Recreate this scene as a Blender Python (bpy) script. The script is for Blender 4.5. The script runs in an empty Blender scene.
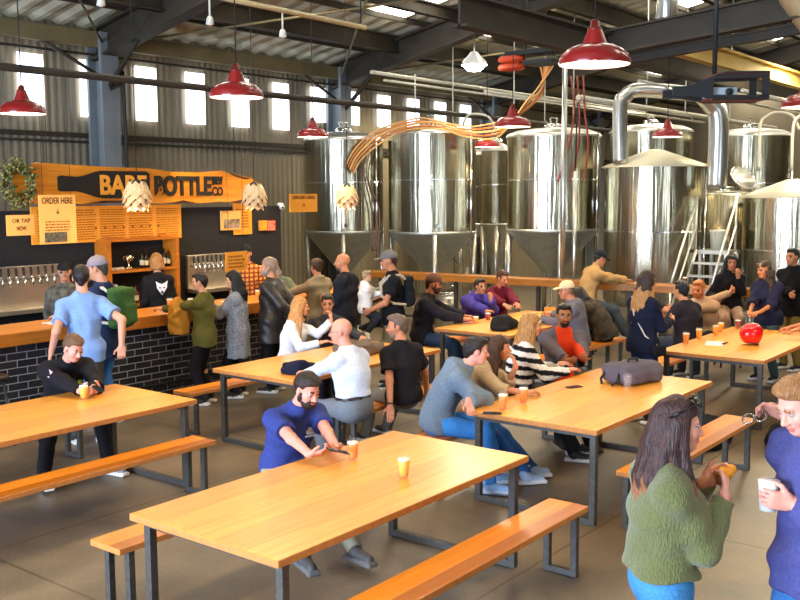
import bpy, bmesh, math, random
import numpy as np
from mathutils import Vector, Matrix
random.seed(7)
SC = bpy.context.scene
COL = SC.collection
PI = math.pi
D2R = PI / 180

# ---------------------------------------------------------------- materials
MATS = {}
def _new(name):
    m = bpy.data.materials.new(name); m.use_nodes = True
    nt = m.node_tree
    b = nt.nodes.get('Principled BSDF')
    return m, nt, b
def rgb(h):
    if isinstance(h, str):
        h = h.lstrip('#'); c = [int(h[i:i+2], 16) / 255 for i in (0, 2, 4)]
        return [((x / 12.92) if x <= .04045 else ((x + .055) / 1.055) ** 2.4) for x in c] + [1]
    return list(h) + [1] if len(h) == 3 else list(h)
def mat(name, col, rough=.6, metal=0, noise=0, nscale=20, bump=0, bscale=60, spec=.5, trans=0, emit=None, estr=0, aniso=0, stretch=(1, 1, 1), alpha=1, coat=0, ior=1.45, sheen=0, col2=None):
    if name in MATS: return MATS[name]
    m, nt, b = _new(name)
    c = rgb(col)
    b.inputs['Base Color'].default_value = c
    b.inputs['Roughness'].default_value = rough
    b.inputs['Metallic'].default_value = metal
    b.inputs['Specular IOR Level'].default_value = spec
    b.inputs['Transmission Weight'].default_value = trans
    b.inputs['IOR'].default_value = ior
    b.inputs['Coat Weight'].default_value = coat
    b.inputs['Sheen Weight'].default_value = sheen
    b.inputs['Anisotropic'].default_value = aniso
    if emit is not None:
        b.inputs['Emission Color'].default_value = rgb(emit); b.inputs['Emission Strength'].default_value = estr
    L = nt.links
    if noise or bump:
        tc = nt.nodes.new('ShaderNodeTexCoord'); mp = nt.nodes.new('ShaderNodeMapping')
        mp.inputs['Scale'].default_value = stretch
        L.new(tc.outputs['Object'], mp.inputs['Vector'])
    if noise:
        n = nt.nodes.new('ShaderNodeTexNoise'); n.inputs['Scale'].default_value = nscale; n.inputs['Detail'].default_value = 4
        L.new(mp.outputs[0], n.inputs['Vector'])
        r = nt.nodes.new('ShaderNodeValToRGB')
        c2 = rgb(col2) if col2 else [max(0, x * (1 - noise)) for x in c[:3]] + [1]
        c1 = c if col2 else [min(1, x * (1 + noise)) for x in c[:3]] + [1]
        r.color_ramp.elements[0].position = .3; r.color_ramp.elements[1].position = .7
        r.color_ramp.elements[0].color = c2; r.color_ramp.elements[1].color = c1
        L.new(n.outputs['Fac'], r.inputs['Fac']); L.new(r.outputs['Color'], b.inputs['Base Color'])
    if bump:
        n2 = nt.nodes.new('ShaderNodeTexNoise'); n2.inputs['Scale'].default_value = bscale; n2.inputs['Detail'].default_value = 3
        L.new(mp.outputs[0], n2.inputs['Vector'])
        bp = nt.nodes.new('ShaderNodeBump'); bp.inputs['Strength'].default_value = bump; bp.inputs['Distance'].default_value = .02
        L.new(n2.outputs['Fac'], bp.inputs['Height']); L.new(bp.outputs['Normal'], b.inputs['Normal'])
    MATS[name] = m
    return m
def cloth(col, name=None, rough=.85, noise=.18):
    return mat(name or ('cloth_' + str(col)), col, rough=rough, noise=noise, nscale=90, bump=.35, bscale=14, sheen=0, spec=.2)
def hairmat(col, col2=None):
    return mat('hair_' + str(col) + str(col2), col, rough=.45, noise=.3, nscale=60, bump=.5, bscale=90, stretch=(1.6, 1.6, .25), col2=col2, spec=.45)
def skin(col):
    return mat('skin_' + str(col), col, rough=.5, noise=.06, nscale=25, spec=.4)

# ---------------------------------------------------------------- object helpers
def link(o, parent=None):
    COL.objects.link(o)
    if parent is not None: o.parent = parent
    return o
def empty(name, loc=(0, 0, 0), rz=0, parent=None):
    o = bpy.data.objects.new(name, None); link(o, parent); o.location = loc; o.rotation_euler = (0, 0, rz); o.empty_display_size = .1
    return o
def tag(o, label=None, cat=None, group=None, kind=None):
    if label: o['label'] = label
    if cat: o['category'] = cat
    if group: o['group'] = group
    if kind: o['kind'] = kind
    return o
def copy_tree(o, parent=None):
    c = o.copy(); COL.objects.link(c)
    if parent is not None: c.parent = parent
    for ch in list(o.children): copy_tree(ch, c)
    return c
def pathm(pts, r, n=10, closed=False):
    return pts
class MB:
    """collects shapes in one mesh"""
    def __init__(s): s.bm = bmesh.new(); s.mi = 0
    def _tag(s, faces, smooth=False):
        for f in faces:
            f.material_index = s.mi; f.smooth = smooth
    def box(s, x0, x1, y0, y1, z0, z1, bev=0, M=None):
        vs = [s.bm.verts.new((x, y, z)) for x in (x0, x1) for y in (y0, y1) for z in (z0, z1)]
        fs = [s.bm.faces.new([vs[i] for i in q]) for q in ((0, 1, 3, 2), (4, 6, 7, 5), (0, 4, 5, 1), (2, 3, 7, 6), (0, 2, 6, 4), (1, 5, 7, 3))]
        s._tag(fs)
        if bev:
            es = list({e for f in fs for e in f.edges})
            r = bmesh.ops.bevel(s.bm, geom=es, offset=bev, segments=2, affect='EDGES', profile=.5)
            s._tag(r['faces'])
            vs = list({v for f in fs if f.is_valid for v in f.verts} | {v for f in r['faces'] for v in f.verts})
        if M is not None: bmesh.ops.transform(s.bm, matrix=M, verts=vs)
        return s
    def tube(s, pts, r, n=10, cap=True, smooth=True):
        pts = [Vector(p) for p in pts]
        rs = r if isinstance(r, (list, tuple)) else [r] * len(pts)
        rings = []; up = None
        for i, p in enumerate(pts):
            t = (pts[min(i + 1, len(pts) - 1)] - pts[max(i - 1, 0)])
            if t.length < 1e-9: t = Vector((0, 0, 1))
            t.normalize()
            if up is None:
                up = Vector((0, 0, 1)) if abs(t.z) < .9 else Vector((1, 0, 0))
            a = t.cross(up)
            if a.length < 1e-6: a = t.orthogonal()
            a.normalize(); b = t.cross(a).normalized(); up = -b if b.dot(up) < 0 else b
            up = a.cross(t) if True else up
            rings.append([s.bm.verts.new(p + (a * math.cos(2 * PI * k / n) + b * math.sin(2 * PI * k / n)) * rs[i]) for k in range(n)])
        fs = []
        for i in range(len(rings) - 1):
            for k in range(n):
                fs.append(s.bm.faces.new((rings[i][k], rings[i][(k + 1) % n], rings[i + 1][(k + 1) % n], rings[i + 1][k])))
        s._tag(fs, smooth)
        if cap: s._tag([s.bm.faces.new(rings[0][::-1]), s.bm.faces.new(rings[-1])])
        return s
    def lathe(s, prof, c=(0, 0, 0), n=32, smooth=True, M=None, cap=True):
        """prof list of (r,z)"""
        rings = []; c = Vector(c); allv = []
        for (r, z) in prof:
            if r < 1e-6: v = [s.bm.verts.new(c + Vector((0, 0, z)))]
            else: v = [s.bm.verts.new(c + Vector((r * math.cos(2 * PI * k / n), r * math.sin(2 * PI * k / n), z))) for k in range(n)]
            rings.append(v); allv += v
        fs = []
        for a, b in zip(rings, rings[1:]):
            for k in range(n):
                k2 = (k + 1) % n
                if len(a) == 1 and len(b) == 1: continue
                if len(a) == 1: fs.append(s.bm.faces.new((a[0], b[k2], b[k])))
                elif len(b) == 1: fs.append(s.bm.faces.new((a[k], a[k2], b[0])))
                else: fs.append(s.bm.faces.new((a[k], a[k2], b[k2], b[k])))
        s._tag(fs, smooth)
        if cap:
            if len(rings[0]) > 1: s._tag([s.bm.faces.new(rings[0][::-1])])
            if len(rings[-1]) > 1: s._tag([s.bm.faces.new(rings[-1])])
        if M is not None: bmesh.ops.transform(s.bm, matrix=M, verts=allv)
        return s
    def prism(s, poly, d0, d1, M=None):
        """poly of (x,z), extruded along y from d0 to d1"""
        a = [s.bm.verts.new((x, d0, z)) for x, z in poly]; b = [s.bm.verts.new((x, d1, z)) for x, z in poly]
        n = len(poly); fs = [s.bm.faces.new(a), s.bm.faces.new(b[::-1])]
        for i in range(n): fs.append(s.bm.faces.new((a[(i + 1) % n], a[i], b[i], b[(i + 1) % n])))
        s._tag(fs)
        if M is not None: bmesh.ops.transform(s.bm, matrix=M, verts=a + b)
        return s
    def ico(s, c, r, sub=2, sc=(1, 1, 1), R=None):
        M = Matrix.Translation(Vector(c)) @ (R or Matrix.Identity(4)) @ Matrix.Diagonal((sc[0] * r, sc[1] * r, sc[2] * r, 1))
        q = bmesh.ops.create_icosphere(s.bm, subdivisions=sub, radius=1, matrix=M)
        s._tag({f for v in q['verts'] for f in v.link_faces}, True)
        return s
    def build(s, name, mats, parent=None, loc=None, recalc=True):
        if recalc: bmesh.ops.recalc_face_normals(s.bm, faces=s.bm.faces[:])
        me = bpy.data.meshes.new(name); s.bm.to_mesh(me); s.bm.free()
        for m in (mats if isinstance(mats, (list, tuple)) else [mats]): me.materials.append(m)
        o = bpy.data.objects.new(name, me); link(o, parent)
        if loc is not None: o.location = loc
        return o
# ---------------------------------------------------------------- implicit surfaces -> meshes (people, hair, clothes, bags)
V3 = lambda *a: np.array(a, np.float64)
def nrm(v): return v / (np.linalg.norm(v) + 1e-12)
class SDF:
    def __init__(s, h=.01): s.h = h; s.p = []
    # every primitive: bounding box, function, label, k, op
    def cap(s, a, b, ra, rb=None, lab=0, k=.02, cuts=(), flat=None, op='u'):
        a = np.array(a, float); b = np.array(b, float); rb = ra if rb is None else rb
        R = max(ra, rb); ba = b - a; L2 = max(ba @ ba, 1e-12)
        if flat is None:
            def f(X, Y, Z):
                x, y, z = X - a[0], Y - a[1], Z - a[2]
                t = np.clip((x * ba[0] + y * ba[1] + z * ba[2]) / L2, 0, 1)
                return np.sqrt((x - t * ba[0]) ** 2 + (y - t * ba[1]) ** 2 + (z - t * ba[2]) ** 2) - (ra + (rb - ra) * t)
        else:
            n = nrm(np.array(flat[0], float)); q = 1 / flat[1] - 1          # squash along n by flat[1]
            def f(X, Y, Z):
                x, y, z = X - a[0], Y - a[1], Z - a[2]
                t = np.clip((x * ba[0] + y * ba[1] + z * ba[2]) / L2, 0, 1)
                x, y, z = x - t * ba[0], y - t * ba[1], z - t * ba[2]
                w = x * n[0] + y * n[1] + z * n[2]
                l = np.sqrt(x * x + y * y + z * z + ((1 + q) ** 2 - 1) * w * w)
                g = np.sqrt(x * x + y * y + z * z + ((1 + q) ** 4 - 1) * w * w) / (l + 1e-9)
                return (l - (ra + (rb - ra) * t)) / np.maximum(g, 1)
        s.p.append((np.minimum(a, b) - R, np.maximum(a, b) + R, f, lab, k, cuts, op)); return s
    def ell(s, c, r, M=None, lab=0, k=.02, cuts=(), op='u'):
        c = np.array(c, float); r = np.array(r, float); M = np.eye(3) if M is None else M   # columns = axes
        R = max(r)
        def f(X, Y, Z):
            x, y, z = X - c[0], Y - c[1], Z - c[2]
            u = [(x * M[0, i] + y * M[1, i] + z * M[2, i]) / r[i] for i in range(3)]
            k0 = np.sqrt(u[0] ** 2 + u[1] ** 2 + u[2] ** 2)
            k1 = np.sqrt((u[0] / r[0]) ** 2 + (u[1] / r[1]) ** 2 + (u[2] / r[2]) ** 2)
            return k0 * (k0 - 1) / (k1 + 1e-9)
        s.p.append((c - R, c + R, f, lab, k, cuts, op)); return s
    def box(s, c, r, M=None, rd=.01, lab=0, k=.01, cuts=(), op='u'):
        c = np.array(c, float); r = np.array(r, float) - rd; M = np.eye(3) if M is None else M
        R = np.linalg.norm(r) + rd
        def f(X, Y, Z):
            x, y, z = X - c[0], Y - c[1], Z - c[2]
            q = [np.abs(x * M[0, i] + y * M[1, i] + z * M[2, i]) - r[i] for i in range(3)]
            return np.sqrt(sum(np.maximum(w, 0) ** 2 for w in q)) + np.minimum(np.maximum(np.maximum(q[0], q[1]), q[2]), 0) - rd
        s.p.append((c - R, c + R, f, lab, k, cuts, op)); return s
    def mesh(s, name, mats, parent=None, disp=None, relabel=None, zmin=None):
        h = s.h; us = [p for p in s.p if p[6] == 'u']
        lo = np.min([p[0] for p in us], 0) - 4 * h - .02; hi = np.max([p[1] for p in us], 0) + 4 * h + .02
        N = np.ceil((hi - lo) / h).astype(int) + 1
        F = np.full(N, .5, np.float32); D = np.full(N, 9., np.float32); Lb = np.zeros(N, np.int8)
        ax = [(lo[i] + h * np.arange(N[i])).astype(np.float32) for i in range(3)]
        for (bl, bh, f, lab, k, cuts, op) in s.p:
            m = k + 3 * h
            i0 = np.maximum(np.floor((bl - m - lo) / h).astype(int), 0); i1 = np.minimum(np.ceil((bh + m - lo) / h).astype(int) + 1, N)
            if np.any(i1 <= i0): continue
            sl = tuple(slice(i0[i], i1[i]) for i in range(3))
            X = ax[0][sl[0]][:, None, None]; Y = ax[1][sl[1]][None, :, None]; Z = ax[2][sl[2]][None, None, :]
            d = f(X, Y, Z).astype(np.float32)
            for (pt, n) in cuts:       # keep the side where (p-pt).n < 0
                n = nrm(np.array(n, float)); d = np.maximum(d, (X - pt[0]) * n[0] + (Y - pt[1]) * n[1] + (Z - pt[2]) * n[2])
            A = F[sl]
            if op == 'u':
                kk = max(k, 1e-4); hh = np.maximum(kk - np.abs(A - d), 0) / kk
                A2 = np.minimum(A, d) - hh * hh * kk * .25
                Dd = D[sl]; w = d < Dd; Dd[w] = d[w]; Lb[sl][w] = lab
            elif op == 's':
                kk = max(k, 1e-4); d = -d; hh = np.maximum(kk - np.abs(A - d), 0) / kk
                A2 = np.maximum(A, d) + hh * hh * kk * .25
            else:                       # paint only
                w = d < 0; Lb[sl][w] = lab; A2 = A
            F[sl] = A2
        if disp is not None:
            F += disp(ax[0][:, None, None], ax[1][None, :, None], ax[2][None, None, :]).astype(np.float32)
        if zmin is not None: F = np.maximum(F, (zmin - ax[2])[None, None, :])
        ins = F < 0
        # active cells
        c8 = [ins[i:N[0] - 1 + i, j:N[1] - 1 + j, q:N[2] - 1 + q] for i in (0, 1) for j in (0, 1) for q in (0, 1)]
        allin = c8[0].copy(); anyin = c8[0].copy()
        for c in c8[1:]: allin &= c; anyin |= c
        act = anyin & ~allin
        idx = np.argwhere(act)
        if len(idx) == 0: return None
        vid = np.full(act.shape, -1, np.int32); vid[act] = np.arange(len(idx))
        acc = np.zeros((len(idx), 3)); cnt = np.zeros(len(idx))
        for a in range(3):
            o1, o2 = [o for o in range(3) if o != a]
            for u in (0, 1):
                for v in (0, 1):
                    off = np.zeros(3, int); off[o1] = u; off[o2] = v
                    p = idx + off; q = p.copy(); q[:, a] += 1
                    fa = F[p[:, 0], p[:, 1], p[:, 2]]; fb = F[q[:, 0], q[:, 1], q[:, 2]]
                    w = (fa < 0) != (fb < 0)
                    t = np.where(w, fa / np.where(w, fa - fb, 1), 0)
                    pos = off[None, :].astype(float).repeat(len(idx), 0); pos[:, a] = t
                    acc[w] += pos[w]; cnt += w
        V = lo + h * (idx + acc / cnt[:, None])
        ii = idx + (acc / cnt[:, None] > .5)
        vl = Lb[ii[:, 0], ii[:, 1], ii[:, 2]]
        quads = []
        for a in range(3):
            b, c = (a + 1) % 3, (a + 2) % 3
            s0 = [slice(None)] * 3; s1 = [slice(None)] * 3
            s0[a] = slice(0, N[a] - 1); s1[a] = slice(1, N[a])
            for o in (b, c): s0[o] = slice(1, N[o] - 1); s1[o] = slice(1, N[o] - 1)
            A = ins[tuple(s0)]; B = ins[tuple(s1)]
            for (m, flip) in ((A & ~B, False), (~A & B, True)):
                e = np.argwhere(m)
                if not len(e): continue
                e[:, b] += 1; e[:, c] += 1
                q = []
                for (db, dc) in ((-1, -1), (0, -1), (0, 0), (-1, 0)):
                    g = e.copy(); g[:, b] += db; g[:, c] += dc
                    q.append(vid[g[:, 0], g[:, 1], g[:, 2]])
                q = np.stack(q, 1)
                if flip: q = q[:, ::-1]
                quads.append(q)
        Q = np.concatenate(quads); Q = Q[(Q >= 0).all(1)]
        if relabel is not None: vl = relabel(V, vl)
        me = bpy.data.meshes.new(name)
        me.vertices.add(len(V)); me.vertices.foreach_set('co', V.astype(np.float32).ravel())
        me.loops.add(len(Q) * 4); me.loops.foreach_set('vertex_index', Q.astype(np.int32).ravel())
        me.polygons.add(len(Q)); me.polygons.foreach_set('loop_start', np.arange(0, len(Q) * 4, 4, dtype=np.int32))
        me.polygons.foreach_set('loop_total', np.full(len(Q), 4, np.int32))
        me.polygons.foreach_set('use_smooth', np.ones(len(Q), bool))
        me.update(calc_edges=True)
        mats = mats if isinstance(mats, (list, tuple)) else [mats]
        for m in mats: me.materials.append(m)
        if len(mats) > 1:
            me.polygons.foreach_set('material_index', np.clip(vl[Q[:, 0]], 0, len(mats) - 1).astype(np.int32))
        o = bpy.data.objects.new(name, me); link(o, parent)
        return o
def rotz(a): c, s = math.cos(a), math.sin(a); return np.array([[c, -s, 0], [s, c, 0], [0, 0, 1.]])
def rotax(ax, a):
    ax = nrm(np.array(ax, float)); K = np.array([[0, -ax[2], ax[1]], [ax[2], 0, -ax[0]], [-ax[1], ax[0], 0]])
    return np.eye(3) + math.sin(a) * K + (1 - math.cos(a)) * K @ K
def ik(a, t, l1, l2, pole):
    d = t - a; L = np.linalg.norm(d); 
    if L > (l1 + l2) * .999: t = a + d / L * (l1 + l2) * .999; d = t - a; L = np.linalg.norm(d)
    u = d / L; x = (l1 * l1 - l2 * l2 + L * L) / (2 * L); y = math.sqrt(max(l1 * l1 - x * x, 0))
    p = np.array(pole, float); p = p - u * (p @ u)
    if np.linalg.norm(p) < 1e-4: p = np.array([0.01, 0, -1]) - u * (np.array([0.01, 0, -1]) @ u)
    return a + u * x + nrm(p) * y, t
# ---------------------------------------------------------------- people
WHITE_EYE = lambda: mat('eye_white', (.42, .36, .33), rough=.3)
DARK_EYE = lambda: mat('eye_dark', (.02, .012, .008), rough=.15)
def folds(seed, amp=.004, fr=34.):
    r = np.random.RandomState(seed); ks = r.normal(0, 1, (5, 3)); ks = ks / np.linalg.norm(ks, axis=1)[:, None] * fr * r.uniform(.6, 1.5, (5, 1)); ph = r.uniform(0, 6, 5)
    def f(X, Y, Z):
        a = 0
        w = .03 * np.sin(9 * Z + 5 * X + ph[0])
        for k, p in zip(ks, ph): a = a + np.sin(k[0] * (X + w) + k[1] * (Y - w) + k[2] * Z + p)
        return amp * a / 2
    return f
_PID = [0]
def person(label, pel, face, h=.012, s=1.0, female=False, lean=0, side=0, twist=0, head=(0, 0, 0), neck=.25,
           hands=({}, {}), feet=None, knees=None, sit=False, fat=1.0, belly=0, skin_c='#c98f72',
           top='#334455', sleeves='long', loose=.014, hem=.10, top_name='shirt', top2=None, relabel=None, collar=True, hood=False,
           legs='#222a3a', legs_name='trousers', leg_loose=.012, shorts=False, shoes='#1a1a1a', sole='#d8d8d8',
           hair='short', hair_c='#2a1c14', hair_c2=None, hair_len=.35, beard=None, beard_full=True, cap=None, cap_back=False, belt=None,
           glasses=False, group=None, bust=None, topmats=None, shoulder=None, hair_front=False, hair_tip=None, tip_at=.3, only_upper=False, hairdir=None):
    if top_name == 'shirt':
        for w_, n_ in (('sweater', 'sweater'), ('jacket', 'jacket'), ('coat', 'coat'), ('hood', 'hooded_top')):
            if w_ in label.replace('beside the woman in the purple jacket', '').replace('woman in the green sweater', ''): top_name = n_; break
    _PID[0] += 1; pid = _PID[0]
    base = np.array([pel[0], pel[1], 0.]); root = empty('person', base); tag(root, label, 'person', group)
    P = lambda w: np.array(w, float) - base
    p0 = P(pel); R0 = rotz(face * D2R); F, L, U = R0[:, 0], R0[:, 1], np.array([0, 0, 1.])
    def trot(frac):
        return rotax(F, -side * D2R * frac) @ rotax(L, lean * D2R * frac) @ rotz(twist * D2R * frac) @ R0
    T1, T2, T3 = trot(.5), trot(.95), trot(1.15)
    p1 = p0 + T1[:, 2] * .13 * s; p2 = p1 + T2[:, 2] * .17 * s; p3 = p2 + T3[:, 2] * .20 * s
    tF, tL, tU = T3[:, 0], T3[:, 1], T3[:, 2]
    sw = (shoulder or (.150 if female else .172)) * s
    Hm = rotz((face + twist + head[0]) * D2R); Hm = rotax(Hm[:, 1], head[1] * D2R) @ Hm; Hm = rotax(Hm[:, 0], head[2] * D2R) @ Hm
    nd = nrm(.55 * tU + .3 * U + neck * (.5 * tF + .5 * Hm[:, 0]))
    hs = s * (.97 if female else 1.0)
    hc = p3 + nd * .195 * s
    hp = lambda x, y, z: hc + Hm @ (np.array([x, y, z]) * hs)
    af = .88 if female else 1.0
    sh = [p3 - tU * .075 * s + tL * sw, p3 - tU * .075 * s - tL * sw]
    hips = [p0 + L * .088 * s - U * .02, p0 - L * .088 * s - U * .02]
    wr = []; el = []; hd = []
    for i, sg in ((0, 1), (1, -1)):
        o = hands[i] or {}
        t = P(o['at']) if 'at' in o else sh[i] - U * .515 * s + L * sg * .045 + F * .05
        pole = np.array(o['pole'], float) if 'pole' in o else (-U * .7 - tF * .5 + tL * sg * .35)
        e, t = ik(sh[i], t, .285 * s, .255 * s, pole)
        el.append(e); wr.append(t)
        d = nrm(np.array(o['dir'], float)) if 'dir' in o else nrm(t - e)
        n = np.array(o['n'], float) if 'n' in o else (-tL * sg * .8 - F * .0 - U * .2)
        n = nrm(n - d * (n @ d)); tt = np.cross(d, n) * (1 if i == 1 else -1)
        hd.append((d, n, tt, o.get('curl', .5)))
    an = []; kn = []; fd = []
    for i, sg in ((0, 1), (1, -1)):
        if feet is not None and feet[i] is not None: f_ = feet[i]; t = P((f_[0], f_[1], f_[2] if len(f_) > 2 else .085)); fy = f_[3] if len(f_) > 3 else face
        elif sit: t = hips[i] + F * .42 * s + L * sg * .03; t[2] = .085; fy = face + sg * 8
        else: t = hips[i] + L * sg * .03; t[2] = .085; fy = face + sg * 8
        kp = np.array(knees[i], float) if knees is not None and knees[i] is not None else (F + U * .6 if sit else F)
        k_, t = ik(hips[i], t, .43 * s, .425 * s, kp)
        kn.append(k_); an.append(t); fd.append(fy * D2R)
    fr = .0088 if h < .011 else .0105
    # ---- body: one continuous skin
    B = SDF(h)
    g = fat
    B.cap(p0 - L * .05 * s, p0 + L * .05 * s, .105 * s * g, k=.04)
    B.cap(p0, p1, .135 * s * g, .122 * s * g, k=.05, flat=(F, .74))
    B.cap(p1, p2, .122 * s * g, .150 * s * g, k=.05, flat=(T2[:, 0], .72))
    B.cap(p2, p3 - tU * .06, .148 * s * g, .09 * s, k=.06, flat=(tF, .72))
    B.cap(sh[0], sh[1], .050 * s, k=.05)
    for q in sh: B.cap(p3 + tU * .015, q, .045 * s, .042 * s, k=.04)
    if belly: B.ell(p1 + F * .05 * g, (.12 * belly, .13 * g, .13), M=T1, k=.06)
    if female if bust is None else bust:
        for sg in (1, -1): B.ell(p2 + tU * .03 + tF * .085 * s + tL * sg * .062 * s, (.05, .055, .055), M=T3, k=.04)
    B.cap(p3 - tU * .03, hp(-.018, 0, -.06), .062 * s * (.85 if female else 1) * g ** .5, .052 * s * (.85 if female else 1), k=.03)
    for i, sg in ((0, 1), (1, -1)):
        B.cap(sh[i], el[i], .047 * s * g * af, .039 * s * af, k=.035); B.cap(el[i], wr[i], .040 * s * af, .027 * s * af, k=.02)
        d, n, tt, cu = hd[i]; w = wr[i]
        B.cap(w - d * .01, w + d * .02, .026 * s, .024 * s, k=.015, flat=(n, .75))
        pm = np.stack([d, tt, n], 1)
        B.box(w + d * .052 * s, (.044 * s, .041 * s, .0145 * s), M=pm, rd=.012, k=.015)
        for j, (off, ln) in enumerate(((.031, .070), (.0105, .078), (-.0105, .073), (-.031, .058))):
            q = w + d * (.088 - abs(off) * .15) * s + tt * off * s; a = cu * .55
            for sl, rr in ((.45, 1.0), (.3, .92), (.27, .84)):
                dd = d * math.cos(a) + n * math.sin(a); q2 = q + dd * ln * sl * s
                B.cap(q, q2, fr * rr * s, fr * rr * .93 * s, k=.004); q = q2; a += cu * .9
        q = w + d * .03 * s + tt * .034 * s
        dd = nrm(d * .62 + tt * .7 + n * .35); q2 = q + dd * .038 * s; B.cap(q, q2, .0125 * s, .0105 * s, k=.008)
        dd = nrm(d * .95 + tt * .2 + n * .4 * (cu + .3)); B.cap(q2, q2 + dd * .032 * s, .0102 * s, .009 * s, k=.004)
    if not only_upper:
        for i, sg in ((0, 1), (1, -1)):
            B.cap(hips[i], kn[i], .080 * s * g, .053 * s, k=.04); B.cap(kn[i], an[i], .052 * s, .034 * s, k=.02)
            fdir = np.array([math.cos(fd[i]), math.sin(fd[i]), 0])
            B.cap(an[i] - U * .03, an[i] + fdir * .13 * s - U * .052, .032 * s, .026 * s, k=.02)
            kd = nrm(an[i] - kn[i]); B.ell(kn[i] + kd * .12 * s - nrm(kd * .0 + (fdir - kd * (fdir @ kd))) * .012, (.046, .047, .09) if abs(kd[2]) > .8 else (.046, .046, .046), k=.03)
    # head
    k = .014
    B.ell(hp(-.014, 0, .030), np.array([.094, .074, .088]) * hs, M=Hm, k=.03)
    B.ell(hp(.030, 0, -.030), np.array([.058, .058, .080]) * hs, M=Hm, k=.02)
    B.ell(hp(.050, 0, -.088), np.array([.032, .034, .024]) * hs, M=Hm, k=.03)
    for sg in (1, -1):
        B.ell(hp(.048, sg * .040, -.025), np.array([.030, .022, .026]) * hs, M=Hm, k=.02)
        B.ell(hp(-.004, sg * .077, -.006), np.array([.019, .009, .031]) * hs, M=Hm, k=.008)
        B.ell(hp(.087, sg * .030, .004), np.array([.014, .018, .010]) * hs, M=Hm, k=.014, op='s')
    B.cap(hp(.078, -.036, .022), hp(.078, .036, .022), .010 * hs, k=.014)
    B.cap(hp(.086, 0, .004), hp(.104, 0, -.030), .0075 * hs, .0125 * hs, k=.010)
    for sg in (1, -1): B.ell(hp(.092, sg * .012, -.033), np.array([.011, .009, .008]) * hs, M=Hm, k=.008)
    B.ell(hp(.083, 0, -.055), np.array([.012, .024, .006]) * hs, M=Hm, k=.006, lab=1)
    B.ell(hp(.081, 0, -.065), np.array([.012, .021, .007]) * hs, M=Hm, k=.006, lab=1)
    for sg in (1, -1):
        B.ell(hp(.072, sg * .031, .003), np.array([.0140, .0135, .0105]) * hs, M=Hm, k=.002, lab=2 if h < .0085 else 3)
        B.ell(hp(.080, sg * .031, .002), np.array([.010, .0075, .0075]) * hs, M=Hm, lab=3, op='p')
        B.ell(hp(.086, sg * .031, .024), np.array([.012, .022, .0065]) * hs, M=Hm, lab=4, op='p')
        B.ell(hp(.072, sg * .031, .013), np.array([.020, .019, .0045]) * hs, M=Hm, lab=4 if female else 0, op='p')
    if beard:
        if beard_full:
            B.ell(hp(.050, 0, -.078), np.array([.052, .058, .050]) * hs, M=Hm, k=.01, lab=4, cuts=((hp(0, 0, -.040), Hm @ np.array([-.5, 0, 1.])),))
            B.ell(hp(.083, 0, -.044), np.array([.022, .030, .009]) * hs, M=Hm, k=.008, lab=4)
            B.ell(hp(.094, 0, -.060), np.array([.012, .019, .006]) * hs, M=Hm, k=.004, lab=1)
            for sg in (1, -1): B.ell(hp(.012, sg * .062, -.04), np.array([.024, .014, .045]) * hs, M=Hm, lab=4, k=.006)
        else:
            B.ell(hp(.052, 0, -.085), np.array([.052, .056, .042]) * hs, M=Hm, lab=4, op='p')
            B.ell(hp(.088, 0, -.046), np.array([.025, .028, .008]) * hs, M=Hm, lab=4, op='p')
            B.ell(hp(.094, 0, -.060), np.array([.022, .020, .008]) * hs, M=Hm, lab=1, op='p')
    bh = hairmat(beard if beard else hair_c)
    sk = skin(skin_c); sr = rgb(skin_c)
    lipm = mat('lip_' + skin_c, [sr[0] * .85, sr[1] * .55, sr[2] * .55], rough=.45)
    B.mesh('body', [sk, lipm, WHITE_EYE(), DARK_EYE(), bh], root)
    # ---- top
    G = SDF(h if h < .011 else h); o = loose
    if top:
        hemp = p0 - U * hem * s; cutu = ((hemp, -U),)
        if sit: cutu = ((p0 - T1[:, 2] * min(hem, .07), -T1[:, 2]),)
        lt = [o]
        def gc(a, b, ra, rb, k=.05, cuts=(), flat=None, lab=0): G.cap(a, b, ra + o, rb + o, lab, k, cuts, flat)
        lowr = .148 if hem > .15 else .135
        gc(p0 - U * (hem if not sit else .05) * s, p1, lowr * s * g + (.02 if hem > .25 else .012), .128 * s * g, flat=(F, .82), cuts=cutu)
        gc(p0 - L * .06 * s, p0 + L * .06 * s, .116 * s * g, .116 * s * g, cuts=cutu)
        if not sit and hem > .03:
            for i in (0, 1): gc(hips[i], hips[i] - U * hem * s, (.088 + .01 * (hem > .2)) * s * g, (.088 + .01 * (hem > .2)) * s * g, cuts=cutu)
        gc(p1, p2, .124 * s * g, .150 * s * g, flat=(T2[:, 0], .75))
        ncut = ((hp(-.018, 0, -.06) * .45 + (p3) * .55 - tF * 0, nrm(tU - .25 * tF)),)
        gc(p2, p3 - tU * .06, .148 * s * g, .09 * s, k=.06, flat=(tF, .75), cuts=ncut)
        gc(sh[0], sh[1], .050 * s, .050 * s, cuts=ncut)
        for q in sh: gc(p3 + tU * .01, q, .045 * s, .043 * s, k=.04, cuts=ncut)
        if belly: G.ell(p1 + F * .05 * g, (.12 * belly + o, .13 * g + o, .13), M=T1, k=.06)
        if female if bust is None else bust:
            for sg in (1, -1): G.ell(p2 + tU * .03 + tF * .085 * s + tL * sg * .062 * s, (.052 + o, .06 + o, .058 + o), M=T3, k=.05)
        if collar:
            cd = nrm(hp(-.018, 0, -.06) - p3)
            G.cap(p3 - cd * .03, p3 + cd * .035 * s, .078 * s, .070 * s, k=.02, lab=0, cuts=((p3 + cd * (.045 if collar is True else collar) * s - tF * .01, nrm(cd - .45 * tF)),))
            G.cap(p3 - cd * .02, p3 + cd * .12 * s, .056 * s, .054 * s, k=.008, op='s')
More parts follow.
